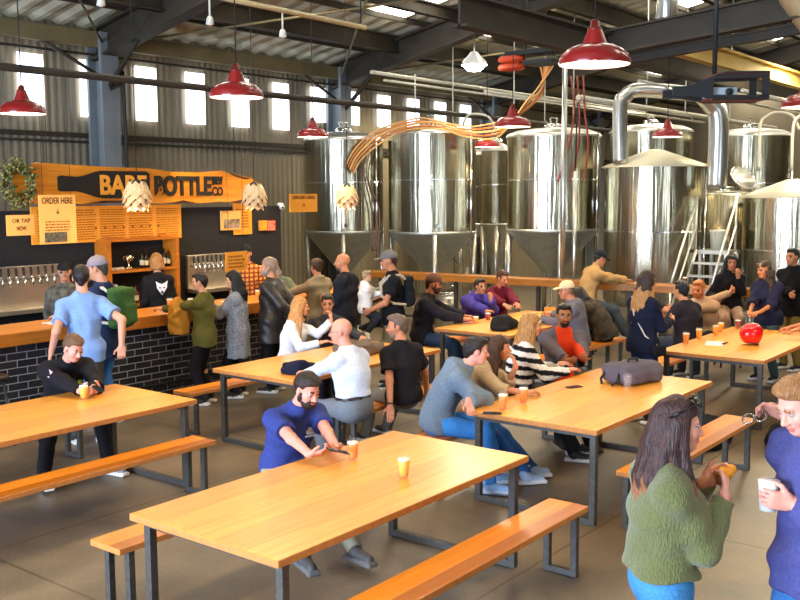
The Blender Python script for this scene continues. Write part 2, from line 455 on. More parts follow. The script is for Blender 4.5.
        if hood:
            for a in range(-4, 5):
                an_ = a / 4 * 2.2; c = p3 + tU * .005 - tF * .075 * math.cos(an_) * s + tL * .085 * math.sin(an_) * s
                G.ell(c, (.042 * s, .05 * s, .034 * s), M=T3, k=.03)
            G.ell(p3 - tF * .10 * s - tU * .06 * s, (.05 * s, .095 * s, .095 * s), M=T3, k=.04)
        for i, sg in ((0, 1), (1, -1)):
            if sleeves == 'long':
                ad = nrm(wr[i] - el[i])
                G.cap(sh[i], el[i], .049 * s * g * af + o, .041 * s * af + o, k=.035); G.cap(el[i], wr[i], .041 * s * af + o, .029 * s * af + o * .9, k=.025, cuts=((wr[i] - ad * .012, ad),))
            elif sleeves == 'short':
                ad = nrm(el[i] - sh[i]); G.cap(sh[i], sh[i] + ad * .19 * s, .052 * s * g + o, .052 * s + o * 1.5, k=.03, cuts=((sh[i] + ad * .185 * s, ad),))
            elif sleeves == 'elbow':
                ad = nrm(wr[i] - el[i]); G.cap(sh[i], el[i], .050 * s * g + o, .044 * s + o, k=.035); G.cap(el[i], wr[i], .044 * s + o, .032 * s + o, k=.02, cuts=((el[i] + ad * .07, ad),))
        tm = topmats or ([cloth(top)] + ([cloth(top2)] if top2 else []))
        rl = None
        if relabel:
            def rl(V, lab):
                q = (V - p2) @ T2; return relabel(q, lab, V)
        G.mesh(top_name, tm, root, disp=folds(pid, .0022 + o * .14), relabel=rl)
    # ---- legs
    if legs and not only_upper:
        T = SDF(h); o = leg_loose; cu = ((p0 + T1[:, 2] * (.118 if belt else .105) * s, T1[:, 2]),)
        T.cap(p0 - L * .05 * s, p0 + L * .05 * s, .108 * s * g + o, k=.04, cuts=cu)
        T.cap(p0, p1, .135 * s * g + o, .124 * s * g + o, k=.05, flat=(F, .78), cuts=cu)
        for i in (0, 1):
            ad = nrm(an[i] - kn[i])
            if shorts: T.cap(hips[i], kn[i], .084 * s * g + o, .064 * s + o, k=.04, cuts=((kn[i] - nrm(kn[i] - hips[i]) * .05, nrm(kn[i] - hips[i])),))
            else:
                T.cap(hips[i], kn[i], .083 * s * g + o, .062 * s + o, k=.04)
                T.cap(kn[i], an[i] + ad * .02, .061 * s + o, .046 * s + o, k=.03, cuts=((an[i] + ad * .012, ad),))
        mt = [cloth(legs)]
        if belt:
            mt.append(mat('belt_' + belt, belt, rough=.4))
            bu = T1[:, 2]; c1 = p0 + bu * .095 * s; T.cap(p0, p1, .137 * s * g + o + .016, .126 * s * g + o + .016, k=.002, lab=1, flat=(F, .78), cuts=((c1 + bu * .018, bu), (c1 - bu * .018, -bu)))
        T.mesh(legs_name, mt, root, disp=folds(pid + 50, .003))
        if shoes:
            for i in (0, 1):
                S = SDF(max(.008, h * .8)); fdir = np.array([math.cos(fd[i]), math.sin(fd[i]), 0]); c = an[i].copy(); zb = an[i][2] - .085
                lat = np.array([-fdir[1], fdir[0], 0]); pm = np.stack([fdir, lat, U], 1)
                z = lambda q: np.array([c[0], c[1], zb + q])
                S.cap(z(.10) - fdir * .02, z(.055) + fdir * .02, .047 * s, .045 * s, k=.03, cuts=((z(.125), U),))
                S.cap(z(.055), z(.045) + fdir * .15 * s, .044 * s, .034 * s, k=.03)
                S.box(z(.018) + fdir * .055 * s, (.145 * s, .046 * s, .018), M=pm, rd=.014, k=.004, lab=1)
                S.mesh('shoe', [mat('shoe_' + shoes, shoes, rough=.6), mat('sole_' + sole, sole, rough=.7)], root, zmin=zb + .001)
    # ---- hair
    if hair and hair != 'bald':
        Hh = SDF(max(h * .9, .007))
        down = np.array(hairdir, float) if hairdir is not None else -U
        thick = (1.0 if hair == 'short' else 1.06) * (.93 if cap else 1)
        Hh.ell(hp(-.017, 0, .036), np.array([.102, .083, .095]) * hs * thick, M=Hm, k=.02)
        if hair == 'short' and not cap:
            Hh.ell(hp(.02, 0, .095), np.array([.075, .062, .032]) * hs, M=Hm, k=.02)
        Hh.cap(hp(-.07, 0, 0), hp(-.065, 0, -.05), .045 * hs, .035 * hs, k=.03)
        Hh.box(hp(.118, 0, -.045), np.array([.075, .1, .095]) * hs, M=Hm, rd=.02, k=.015, op='s')
        Hh.box(hp(.072, 0, -.042), np.array([.05, .066, .108]) * hs, M=Hm, rd=.03, k=.012, op='s') if hair == 'short' else None
        if hair == 'short': Hh.ell(hp(-.002, .085, -.012), np.array([.026, .03, .034]) * hs, M=Hm, op='s'); Hh.ell(hp(-.002, -.085, -.012), np.array([.026, .03, .034]) * hs, M=Hm, op='s')
        if hair in ('long', 'wavy'):
            n_ = 11
            for q in range(n_):
                a = (q / (n_ - 1) - .5) * 2 * (2.05 if hair_front else 1.75); rr = .082
                st = hp(-.02 - rr * math.cos(a) * .9, rr * math.sin(a) * .92, .03)
                mid = hp(-.03 - .095 * math.cos(a), .088 * math.sin(a), -.09)
                end = mid + down * hair_len * hs + Hm @ np.array([-.02 - .03 * math.cos(a), .05 * math.sin(a), 0]) + tF * (.09 if (hair_front and abs(a) > 1.3) else -.0)
                m2 = mid * .5 + end * .5 - tF * .012
                Hh.cap(st, mid, .026, .027, k=.015); Hh.cap(mid, m2, .027, .027, k=.012); Hh.cap(m2, end, .026, .012, k=.012)
        if hair == 'bob':
            for q in range(9):
                a = (q / 8 - .5) * 2 * 1.75; Hh.cap(hp(-.02 - .082 * math.cos(a), .078 * math.sin(a), .03), hp(-.025 - .088 * math.cos(a), .086 * math.sin(a), -.09), .026, .02, k=.015)
        if hair == 'ponytail':
            Hh.cap(hp(-.10, 0, .0), hp(-.13, 0, -.08), .030, .034, k=.02); Hh.cap(hp(-.13, 0, -.08), hp(-.115, 0, -.20), .034, .016, k=.02)
        if hair == 'bun': Hh.ell(hp(-.10, 0, .07), (.04, .045, .04), k=.02)
        amp = {'wavy': .013, 'long': .0035, 'curly': .008}.get(hair, .0025)
        hm = [hairmat(hair_c, hair_c2)]; rlh = None
        if hair_tip:
            hm.append(hairmat(hair_tip)); zt_ = hc[2] - tip_at * hs + .05
            rlh = lambda V, lab: (V[:, 2] + .03 * np.sin(V[:, 0] * 90 + V[:, 1] * 70) < zt_).astype(int)
        Hh.mesh('hair', hm, root, disp=folds(pid + 9, amp, 75 if hair != 'long' else 60), relabel=rlh)
    if cap:
        Cc = SDF(max(h * .8, .007)); sg = -1 if cap_back else 1
        Cc.ell(hp(-.014, 0, .045), np.array([.108, .0895, .092]) * hs, M=Hm, k=.01, cuts=((hp(0, 0, .032), -(Hm @ np.array([0, 0, 1.]))),))
        bm_ = rotax(Hm[:, 1], .12 * sg) @ Hm
        Cc.ell(hp(.112 * sg, 0, .040), np.array([.074, .066, .0125]) * hs, M=bm_, k=.006, lab=1)
        Cc.ell(hp(-.014, 0, .138), (.01, .01, .008), k=.004)
        cc = cap if isinstance(cap, tuple) else (cap, cap)
        Cc.mesh('cap', [cloth(cc[0]), cloth(cc[1])], root)
    if glasses:
        m = MB()
        for sg in (1, -1):
            m.tube([hp(.102, sg * (.031 + .02 * math.cos(a)), .003 + .015 * math.sin(a)) for a in np.linspace(0, 2 * PI, 13)], .0025, 6)
            m.tube([hp(.098, sg * .052, .008), hp(.0, sg * .086, .006)], .0025, 6)
        m.tube([hp(.104, -.012, .006), hp(.104, .012, .006)], .0025, 6)
        m.build('glasses', mat('glasses_black', (.01, .01, .01), rough=.3), root)
    info = dict(root=root, top=top_name, base=base, p0=p0 + base, p1=p1 + base, p2=p2 + base, p3=p3 + base, T=T3, T2=T2, hc=hc + base, Hm=Hm, hp=lambda x, y, z: hp(x, y, z) + base, wr=[w + base for w in wr], hd=hd, sh=[q + base for q in sh], el=[q + base for q in el], F=F, L=L, kn=[q + base for q in kn])
    return info
# ---------------------------------------------------------------- camera
cam = bpy.data.cameras.new('camera'); cam_o = bpy.data.objects.new('camera', cam); COL.objects.link(cam_o)
F_PX, PITCH, ROLL, YAW, CH = 971.3, .1098, -.0055, .6641, 2.5119
fw = Vector((math.cos(YAW) * math.cos(PITCH), math.sin(YAW) * math.cos(PITCH), -math.sin(PITCH)))
rr = Vector((math.sin(YAW), -math.cos(YAW), 0)); uu = rr.cross(fw)
r2 = math.cos(ROLL) * rr + math.sin(ROLL) * uu; u2 = -math.sin(ROLL) * rr + math.cos(ROLL) * uu
cam_o.matrix_world = Matrix(((r2.x, u2.x, -fw.x, 0), (r2.y, u2.y, -fw.y, 0), (r2.z, u2.z, -fw.z, CH), (0, 0, 0, 1)))
cam.sensor_width = 36; cam.lens = F_PX / 800 * 36; cam.clip_start = .05; cam.clip_end = 200
SC.camera = cam_o

# ---------------------------------------------------------------- special materials
def m_wood(name, c1, c2, planks=.23, seam=.55, rough=.32, axis=1, coat=.25):
    m, nt, b = _new(name); L = nt.links; N = nt.nodes
    tc = N.new('ShaderNodeTexCoord'); mp = N.new('ShaderNodeMapping')
    mp.inputs['Scale'].default_value = (1.2, 14, 14) if axis == 1 else (14, 1.2, 14)
    L.new(tc.outputs['Object'], mp.inputs['Vector'])
    n = N.new('ShaderNodeTexNoise'); n.inputs['Scale'].default_value = 1.6; n.inputs['Detail'].default_value = 6; n.inputs['Distortion'].default_value = .6
    L.new(mp.outputs[0], n.inputs['Vector'])
    r = N.new('ShaderNodeValToRGB'); r.color_ramp.elements[0].position = .32; r.color_ramp.elements[1].position = .68
    r.color_ramp.elements[0].color = rgb(c2); r.color_ramp.elements[1].color = rgb(c1)
    L.new(n.outputs['Fac'], r.inputs['Fac'])
    sp = N.new('ShaderNodeSeparateXYZ'); L.new(tc.outputs['Object'], sp.inputs[0])
    dv = N.new('ShaderNodeMath'); dv.operation = 'DIVIDE'; dv.inputs[1].default_value = planks; L.new(sp.outputs[axis], dv.inputs[0])
    frc = N.new('ShaderNodeMath'); frc.operation = 'FRACT'; L.new(dv.outputs[0], frc.inputs[0])
    lt = N.new('ShaderNodeMath'); lt.operation = 'LESS_THAN'; lt.inputs[1].default_value = .022; L.new(frc.outputs[0], lt.inputs[0])
    fl = N.new('ShaderNodeMath'); fl.operation = 'FLOOR'; L.new(dv.outputs[0], fl.inputs[0])
    wn = N.new('ShaderNodeTexWhiteNoise'); wn.noise_dimensions = '1D'; L.new(fl.outputs[0], wn.inputs['W'])
    mr = N.new('ShaderNodeMapRange'); mr.inputs['To Min'].default_value = .86; mr.inputs['To Max'].default_value = 1.08; L.new(wn.outputs['Value'], mr.inputs['Value'])
    mx = N.new('ShaderNodeMix'); mx.data_type = 'RGBA'; mx.blend_type = 'MULTIPLY'; mx.inputs[0].default_value = 1
    L.new(r.outputs['Color'], mx.inputs[6]); L.new(mr.outputs[0], mx.inputs[7])
    m2 = N.new('ShaderNodeMix'); m2.data_type = 'RGBA'; m2.blend_type = 'MULTIPLY'; m2.inputs[7].default_value = (seam, seam * .85, seam * .7, 1)
    L.new(lt.outputs[0], m2.inputs[0]); L.new(mx.outputs[2], m2.inputs[6])
    L.new(m2.outputs[2], b.inputs['Base Color'])
    b.inputs['Roughness'].default_value = rough; b.inputs['Coat Weight'].default_value = coat; b.inputs['Coat Roughness'].default_value = .25
    MATS[name] = m; return m
W_TABLE = m_wood('table_wood', '#ffb74c', '#f8a238', seam=.74)
W_BENCH = m_wood('bench_wood', '#f99d2c', '#f08c22', planks=5)
W_BAR = m_wood('bar_wood', '#f2a03a', '#dd8426', planks=.35)
W_RAIL = m_wood('rail_wood', '#c98238', '#a0601f', planks=5, axis=0)
W_SIGN = m_wood('sign_wood', '#f2a030', '#d67c18', planks=.31, seam=.6)
W_SHELF = m_wood('shelf_wood', '#d98228', '#b9661a', planks=5)
STEEL = mat('dark_steel', '#55524e', rough=.5, metal=.5, noise=.2, nscale=30)
BLACK = mat('matt_black', (.012, .012, .013), rough=.6)
CHROME = mat('polished_steel', (.75, .75, .74), rough=.14, metal=1)
def m_floor():
    m, nt, b = _new('floor_concrete'); L = nt.links; N = nt.nodes
    tc = N.new('ShaderNodeTexCoord')
    n = N.new('ShaderNodeTexNoise'); n.inputs['Scale'].default_value = .8; n.inputs['Detail'].default_value = 9; n.inputs['Roughness'].default_value = .65; L.new(tc.outputs['Object'], n.inputs['Vector'])
    r = N.new('ShaderNodeValToRGB'); e = r.color_ramp.elements
    e[0].position = .3; e[0].color = rgb('#4c453b'); e[1].position = .72; e[1].color = rgb('#8f7d64')
    L.new(n.outputs['Fac'], r.inputs['Fac'])
    n2 = N.new('ShaderNodeTexNoise'); n2.inputs['Scale'].default_value = 60; n2.inputs['Detail'].default_value = 3; L.new(tc.outputs['Object'], n2.inputs['Vector'])
    mr = N.new('ShaderNodeMapRange'); mr.inputs['From Min'].default_value = .3; mr.inputs['From Max'].default_value = .7; mr.inputs['To Min'].default_value = .8; mr.inputs['To Max'].default_value = 1.15; L.new(n2.outputs['Fac'], mr.inputs['Value'])
    mx = N.new('ShaderNodeMix'); mx.data_type = 'RGBA'; mx.blend_type = 'MULTIPLY'; mx.inputs[0].default_value = 1; L.new(r.outputs['Color'], mx.inputs[6]); L.new(mr.outputs[0], mx.inputs[7])
    # saw-cut joints every 3 m and thin cracks
    v = N.new('ShaderNodeTexBrick'); v.offset = 0; v.inputs['Scale'].default_value = 1; v.inputs['Brick Width'].default_value = 3.4; v.inputs['Row Height'].default_value = 3.2; v.inputs['Mortar Size'].default_value = .012; v.inputs['Mortar Smooth'].default_value = 0
    v.inputs['Color1'].default_value = (1, 1, 1, 1); v.inputs['Color2'].default_value = (.93, .93, .95, 1); v.inputs['Mortar'].default_value = (.55, .53, .5, 1)
    L.new(tc.outputs['Object'], v.inputs['Vector'])
    m2 = N.new('ShaderNodeMix'); m2.data_type = 'RGBA'; m2.blend_type = 'MULTIPLY'; m2.inputs[0].default_value = 1; L.new(mx.outputs[2], m2.inputs[6]); L.new(v.outputs['Color'], m2.inputs[7])
    L.new(m2.outputs[2], b.inputs['Base Color'])
    rr_ = N.new('ShaderNodeMapRange'); rr_.inputs['To Min'].default_value = .28; rr_.inputs['To Max'].default_value = .6; L.new(n.outputs['Fac'], rr_.inputs['Value']); L.new(rr_.outputs[0], b.inputs['Roughness'])
    return m
def m_brick():
    m, nt, b = _new('black_brick'); L = nt.links; N = nt.nodes
    tc = N.new('ShaderNodeTexCoord'); mp = N.new('ShaderNodeMapping'); mp.inputs['Rotation'].default_value = (PI / 2, 0, 0); L.new(tc.outputs['Object'], mp.inputs['Vector'])
    sp = N.new('ShaderNodeSeparateXYZ'); L.new(tc.outputs['Object'], sp.inputs[0]); cb = N.new('ShaderNodeCombineXYZ')
    ad = N.new('ShaderNodeMath'); L.new(sp.outputs[0], ad.inputs[0]); L.new(sp.outputs[1], ad.inputs[1])
    L.new(ad.outputs[0], cb.inputs[0]); L.new(sp.outputs[2], cb.inputs[1])
    v = N.new('ShaderNodeTexBrick'); v.inputs['Scale'].default_value = 1; v.inputs['Brick Width'].default_value = .235; v.inputs['Row Height'].default_value = .082; v.inputs['Mortar Size'].default_value = .0055; v.inputs['Mortar Smooth'].default_value = .1
    v.inputs['Color1'].default_value = (.012, .011, .012, 1); v.inputs['Color2'].default_value = (.03, .026, .026, 1); v.inputs['Mortar'].default_value = (.30, .27, .24, 1)
    L.new(cb.outputs[0], v.inputs['Vector']); L.new(v.outputs['Color'], b.inputs['Base Color'])
    bp = N.new('ShaderNodeBump'); bp.inputs['Strength'].default_value = .6; bp.inputs['Distance'].default_value = -.006; L.new(v.outputs['Fac'], bp.inputs['Height']); L.new(bp.outputs[0], b.inputs['Normal'])
    b.inputs['Roughness'].default_value = .3
    return m
FLOOR = m_floor(); BRICK = m_brick()
WALLM = mat('corrugated_wall', '#8a7d66', rough=.55, noise=.15, nscale=1.5, stretch=(1, 1, .3))
ROOFM = mat('corrugated_roof', '#c6bfa4', rough=.6, noise=.2, nscale=1.2)
WINM = mat('fibreglass_panel', (.85, .9, .95), rough=.5, emit=(.86, .93, 1), estr=2.6)
SKYM = mat('skylight_panel', (.9, .9, .85), rough=.5, emit=(1, .95, .82), estr=9)
BEAM = mat('dark_beam', '#332b1e', rough=.7, noise=.3, nscale=3)
BEAM2 = mat('olive_beam', '#7a6c48', rough=.7, noise=.25, nscale=2)
YBEAM = mat('yellow_beam', '#c9ab5c', rough=.7, noise=.15, nscale=2)
GREYC = mat('grey_column', '#7d8182', rough=.5, noise=.1, nscale=3)
PANEL = mat('chalk_black', (.014, .014, .016), rough=.85, noise=.4, nscale=30)
CREAM = mat('cream_conduit', '#cfc096', rough=.5)
GALV = mat('galvanised', (.62, .62, .58), rough=.28, metal=.95, noise=.1, nscale=6)
def struct(name, mb, m, **k):
    o = mb.build(name, m, **k); o['kind'] = 'structure'; return o
# ---------------------------------------------------------------- shell
WY = 14.6
struct('floor', MB().box(-7, 34, -10, WY + .1, -.15, 0), FLOOR)
def corrug(x0, x1, z0, z1, y, amp=.007, pitch=.14):
    n = int((x1 - x0) / pitch) * 4; mb = MB(); prev = None
    for i in range(n + 1):
        x = x0 + (x1 - x0) * i / n; q = i % 4; yy = y + (amp if q in (0, 1) else -amp)
        cur = (mb.bm.verts.new((x, yy, z0)), mb.bm.verts.new((x, yy, z1)))
        if prev: mb._tag([mb.bm.faces.new((prev[0], cur[0], cur[1], prev[1]))])
        prev = cur
    return mb
struct('wall_left', corrug(-7, 34, 0, 5.6, WY), WALLM, recalc=False)
struct('wall_right', MB().box(-7, 34, -10.1, -9.9, 0, 8), WALLM)
b_ = MB(); b_.box(-7.1, -6.9, -10, 1, 0, 8); b_.box(-7.1, -6.9, 10, WY, 0, 8); b_.box(-7.1, -6.9, 1, 10, 4.2, 8); struct('wall_back', b_, WALLM)
struct('wall_far', MB().box(33.8, 34, -10, WY, 0, 9), WALLM)
# roof: rises from the eave by the windows towards the ridge
RS = .21; EZ = 5.32; RY = 3.0
roofz = lambda y: EZ + (WY - y) * RS if y > RY else EZ + (WY - RY) * RS - (RY - y) * RS
def roof():
    mb = MB(); xs = np.arange(-7, 34.01, .22); ys = [WY, RY, -10]
    prev = None
    for i, x in enumerate(xs):
        dz = .0 if i % 2 else .05
        cur = [mb.bm.verts.new((x, y, roofz(y) + dz)) for y in ys]
        cur2 = [mb.bm.verts.new((x + .11, y, roofz(y) + dz)) for y in ys]
        if prev:
            for a in range(2): mb._tag([mb.bm.faces.new((prev[a], prev[a + 1], cur[a + 1], cur[a]))])
        for a in range(2): mb._tag([mb.bm.faces.new((cur[a], cur[a + 1], cur2[a + 1], cur2[a]))])
        prev = cur2
    return mb
struct('ceiling', roof(), ROOFM)
# windows in the left wall (translucent sheets)
for k in range(-3, 13):
    xc = 8.93 + 1.135 * k
    zb = 3.83 if k < 6 else 4.05
    m = MB(); m.box(xc - .225, xc + .225, WY - .075, WY - .045, zb, 4.78)
    w = struct('window_%d' % (k + 4), m, WINM)
    f = MB()
    for xx in np.arange(xc - .2, xc + .21, .1): f.box(xx - .006, xx + .006, WY - .083, WY - .074, zb, 4.78)
    f.build('window_rib', mat('fibreglass_rib', (.6, .66, .7), rough=.5, emit=(.8, .87, .95), estr=1.5), w)
# skylights under the roof sheets
n = 1
for y0 in (10.4, 7.2, 4.0, -.4):
    for x0 in np.arange(8.2, 33, 3.05):
        a = Vector((x0, y0, roofz(y0) - .02)); 
        yb = y0 + 1.5
        m = MB(); v = [m.bm.verts.new(p) for p in ((x0, y0, roofz(y0) - .03), (x0 + .95, y0, roofz(y0) - .03), (x0 + .95, yb, roofz(yb) - .03), (x0, yb, roofz(yb) - .03))]
        v2 = [m.bm.verts.new(q.co + Vector((0, 0, .02))) for q in v]
        m._tag([m.bm.faces.new(v), m.bm.faces.new(v2[::-1])] + [m.bm.faces.new((v[i], v[(i + 1) % 4], v2[(i + 1) % 4], v2[i])) for i in range(4)])
        o = struct('trim_%d' % (100 + n), m, SKYM); n += 1
# purlins, eave beam, frames
def xbeam(name, y, zt, zb, w, m, x0=-6, x1=33.5, flange=True):
    b = MB(); 
    if flange: b.box(x0, x1, y - .02, y + .02, zb, zt); b.box(x0, x1, y - w / 2, y + w / 2, zt - .03, zt); b.box(x0, x1, y - w / 2, y + w / 2, zb, zb + .03)
    else: b.box(x0, x1, y - w / 2, y + w / 2, zb, zt)
    return struct(name, b, m)
xbeam('trim_1', 14.2, 5.2, 4.95, .16, BEAM2, flange=False)
xbeam('trim_2', 14.3, 4.86, 4.82, .05, BEAM, flange=False)
t_ = 3
for y in (13.4, 11.8, 10.2, 8.6, 7.0, 5.4):
    z = roofz(y) - .02; xbeam('trim_%d' % (80 + int(y)), y, z, z - .1, .06, BEAM, flange=False)
for y in (12.6, 11.0, 9.4, 7.8, 6.2, 4.6, 3.0, 1.4, -.4):
    z = roofz(y) - .04; xbeam('trim_%d' % t_, y, z, z - (.34 if t_ % 2 else .24), .16, BEAM); t_ += 1
xbeam('trim_20', WY - .06, 3.55, 3.47, .08, BEAM, flange=False)
xbeam('trim_23', WY - .06, 3.42, 3.38, .06, BEAM, flange=False)
for i, x in enumerate((-2.1, 4.0, 10.1, 16.1, 22.2, 28.3)):
    b = MB(); b.box(x - .17, x + .17, 14.05, 14.12, 0, 5.2); b.box(x - .17, x + .17, 14.42, 14.48, 0, 5.2); b.box(x - .02, x + .02, 14.1, 14.44, 0, 5.2)
    struct('trim_%d' % (30 + i), b, GREYC)
    b = MB()
    def web(ya, yb, d, th):
        za, zb_ = roofz(ya) - .1, roofz(yb) - .1
        v = [(ya, za), (yb, zb_), (yb, zb_ - d), (ya, za - d)]
        M = Matrix(((0, 1, 0, 0), (1, 0, 0, 0), (0, 0, 1, 0), (0, 0, 0, 1)))
        b.prism([(p[0], p[1]) for p in v], x - th, x + th, M=M)
    web(14.4, RY, .5, .03); web(RY, -8, .5, .03)
    for off in (0, .47):
        for (ya, yb) in ((14.4, RY), (RY, -8)):
            M = Matrix(((0, 1, 0, 0), (1, 0, 0, 0), (0, 0, 1, 0), (0, 0, 0, 1)))
            b.prism([(ya, roofz(ya) - .1 - off), (yb, roofz(yb) - .1 - off), (yb, roofz(yb) - .14 - off), (ya, roofz(ya) - .14 - off)], x - .14, x + .14, M=M)
    struct('trim_%d' % (40 + i), b, BEAM)
    # knee brace
    b = MB(); b.tube([(x, 14.1, 4.3), (x, 12.9, 5.35)], .045, 6); b.tube([(x - 1.2, 14.2, 4.98), (x, 14.1, 4.4)], .03, 6); struct('trim_%d' % (50 + i), b, BEAM)
# cross bracing rods under the roof
for i, (a, c) in enumerate((((4, 14.2), (10.1, 7.8)), ((10.1, 14.2), (4, 7.8)), ((10.1, 14.2), (16.1, 7.8)), ((16.1, 14.2), (10.1, 7.8)), ((16.1, 14.2), (22.2, 7.8)))):
    b = MB(); b.tube([(a[0], a[1], roofz(a[1]) - .4), (c[0], c[1], roofz(c[1]) - .4)], .022, 6); struct('trim_%d' % (60 + i), b, BEAM2)
# big tie beam and yellow beams on the right, dark pipe along the bar
def beam_between(name, a, c, w, h, m):
    a, c = Vector(a), Vector(c); d = c - a; L_ = d.length; b = MB()
    b.box(0, L_, -w / 2, w / 2, -h / 2, -h / 2 + .03); b.box(0, L_, -w / 2, w / 2, h / 2 - .03, h / 2); b.box(0, L_, -.015, .015, -h / 2, h / 2)
    q = d.to_track_quat('X', 'Z').to_matrix().to_4x4(); bmesh.ops.transform(b.bm, matrix=Matrix.Translation(a) @ q, verts=b.bm.verts[:])
    return struct(name, b, m)
beam_between('trim_70', (12.6, 6.2, 4.55), (12.6, -2, 5.25), .2, .34, BEAM)
beam_between('trim_71', (12.9, 6.2, 4.35), (12.9, -2, 4.95), .12, .14, BEAM)
beam_between('trim_72', (9.0, 6.2, 4.5), (22, 6.2, 4.5), .2, .36, BEAM)
beam_between('trim_73', (13.2, 5.5, 4.55), (30, 5.5, 4.55), .16, .28, YBEAM)
#beam_between('trim_74', (13, 9.3, 4.7), (30, 9.3, 4.7), .16, .22, YBEAM)
t = struct('trim_75', MB().tube([(-5, 11.2, 4.06), (26, 11.2, 4.06)], .05, 10), BEAM)
# black partition behind the bar
struct('wall_bar', MB().box(-4, 11.5, 11.5, 11.66, 0, 2.31), PANEL)
# ---------------------------------------------------------------- world and light
w = bpy.data.worlds.new('world'); w.use_nodes = True; SC.world = w
bg = w.node_tree.nodes['Background']; bg.inputs[0].default_value = (.72, .82, 1, 1); bg.inputs[1].default_value = .6
SC.view_settings.view_transform = 'Standard'; SC.view_settings.look = 'None'; SC.view_settings.gamma = 1
SC.view_settings.exposure = .55
SC.cycles.use_denoising = True
SC.cycles.max_bounces = 6; SC.cycles.diffuse_bounces = 3; SC.cycles.glossy_bounces = 3; SC.cycles.transmission_bounces = 5; SC.cycles.caustics_reflective = False; SC.cycles.caustics_refractive = False
SC.cycles.sample_clamp_indirect = 6
def lamp(kind, name, loc, energy, col, size=.1, **k):
    l = bpy.data.lights.new(name, kind); l.energy = energy; l.color = col
    if kind == 'AREA': l.shape = 'RECTANGLE'; l.size = size; l.size_y = k.get('sy', size)
    else: l.shadow_soft_size = size
    if kind == 'SPOT': l.spot_size = k.get('ang', 2.6); l.spot_blend = .5
    o = bpy.data.objects.new(name, l); COL.objects.link(o); o.location = loc
    if 'to' in k: o.rotation_euler = (Vector(k['to']) - Vector(loc)).to_track_quat('-Z', 'Y').to_euler()
    return o
WARM = (1, .70, .36)
# ---------------------------------------------------------------- red pendants
RED = mat('red_enamel', '#8e1c1a', rough=.3, coat=.4); INNER = mat('shade_inner', (.9, .88, .8), rough=.5, emit=(1, .86, .62), estr=1.6)
BULB = mat('bulb_glow', (1, .9, .7), emit=(1, .82, .52), estr=14)
def pendant(x, y, z, label, ztop=None, en=95):
    r = empty('pendant_lamp', (x, y, z)); tag(r, label, 'lamp', 'red dome pendant lamps')
    k = 1.0
    m = MB(); m.lathe([(.232, 0), (.235, .025), (.218, .065), (.18, .10), (.125, .125), (.082, .135)], cap=False, n=36)
    m.lathe([(.082, .135), (.062, .19), (.048, .225)], cap=False, n=24)
    m.build('lamp_shade', RED, r, recalc=False)
    m = MB(); m.lathe([(.226, .003), (.226, .025), (.21, .060), (.172, .094), (.11, .118), (.0, .13)], cap=False, n=36); m.build('shade_lining', INNER, r, recalc=False)
    m = MB(); m.lathe([(0, .025), (.03, .035), (.042, .06), (.035, .09), (.02, .11), (0, .112)], n=16, cap=False); m.build('bulb', BULB, r)
    m = MB(); m.lathe([(.048, .225), (.05, .235), (.034, .245), (.03, .28), (.015, .292), (0, .295)], n=16, cap=False); m.build('socket_cap', mat('lamp_cap', '#6b1a14', rough=.4), r)
    m = MB(); m.tube([(0, 0, .29), (0, 0, (ztop or roofz(y) - .1) - z)], .006, 6); m.build('cord', BLACK, r)
    lamp('SPOT', 'pendant_and_fill_light', (x, y, z + .02), en, WARM, .12, ang=2.7, to=(x, y, 0))
    return r
PL = [(5.6, 9.3, 'leftmost red pendant lamp hanging before the windows, over the left end of the bar'),
      (5.88, 6.39, 'red pendant lamp hanging left of centre above the wooden lettered sign'),
      (5.92, 3.0, 'largest and nearest red pendant lamp at the top of the picture'),
      (10.7, 10.0, 'red pendant lamp hanging just left of the first steel tank'),
      (10.8, 6.61, 'larger of the two red pendant lamps between the second and third big tanks'),
      (15.22, 9.86, 'small red pendant lamp hanging low before the narrow tank'),
      (14.4, 6.05, 'red pendant lamp hanging above the pale conical lid of the brewing tank'),
      (10.28, 2.88, 'red pendant lamp cut by the right edge of the picture')]
for x, y, lb in PL: pendant(x, y, 3.34, lb)
for x, y in ((1.2, 3.0), (1.2, 6.4), (5.9, -.4), (1.2, -.4), (10.3, -.6)): lamp('SPOT', 'pendant_and_fill_light', (x, y, 3.36), 95, WARM, .12, ang=2.7, to=(x, y, 0))  # unseen fill spots added for brightness; no shades are built here
lamp('AREA', 'doorway_daylight', (-6.7, 5.5, 2.3), 2600, (.62, .77, 1), 8, sy=4, to=(6, 5, .6))
lamp('AREA', 'cool_side_fill', (3, -9.6, 2.4), 420, (.72, .85, 1), 6, sy=3.5, to=(8, 5, 1))  # added cool fill light; the wall behind it is solid, without a doorway
# high bay lamp near the tanks, then added fill spots without fixtures
def high_bay(x, y, z, label, en=260):
    r = empty('high_bay_lamp', (x, y, z)); tag(r, label, 'lamp')
    m = MB(); m.lathe([(.22, 0), (.20, .06), (.10, .17), (.06, .22)], cap=False, n=28); m.build('reflector', mat('pale_reflector', (.8, .78, .7), rough=.3, metal=.3), r, recalc=False)
    m = MB(); m.lathe([(0, -.10), (.10, -.09), (.17, -.03), (.2, .01), (.0, .02)], n=24, cap=False); m.build('diffuser', mat('bay_glow', (1, .95, .8), emit=(1, .93, .75), estr=30), r)
    m = MB(); m.tube([(0, 0, .2), (0, 0, roofz(y) - z)], .012, 6); m.build('hanger', BLACK, r)
    lamp('SPOT', 'bay_and_fill_light', (x, y, z - .02), en, (1, .84, .58), .2, ang=2.9, to=(x, y, 0))
high_bay(13.8, 9.2, 4.62, 'bright glowing high bay lamp under the roof near the top centre', 420)
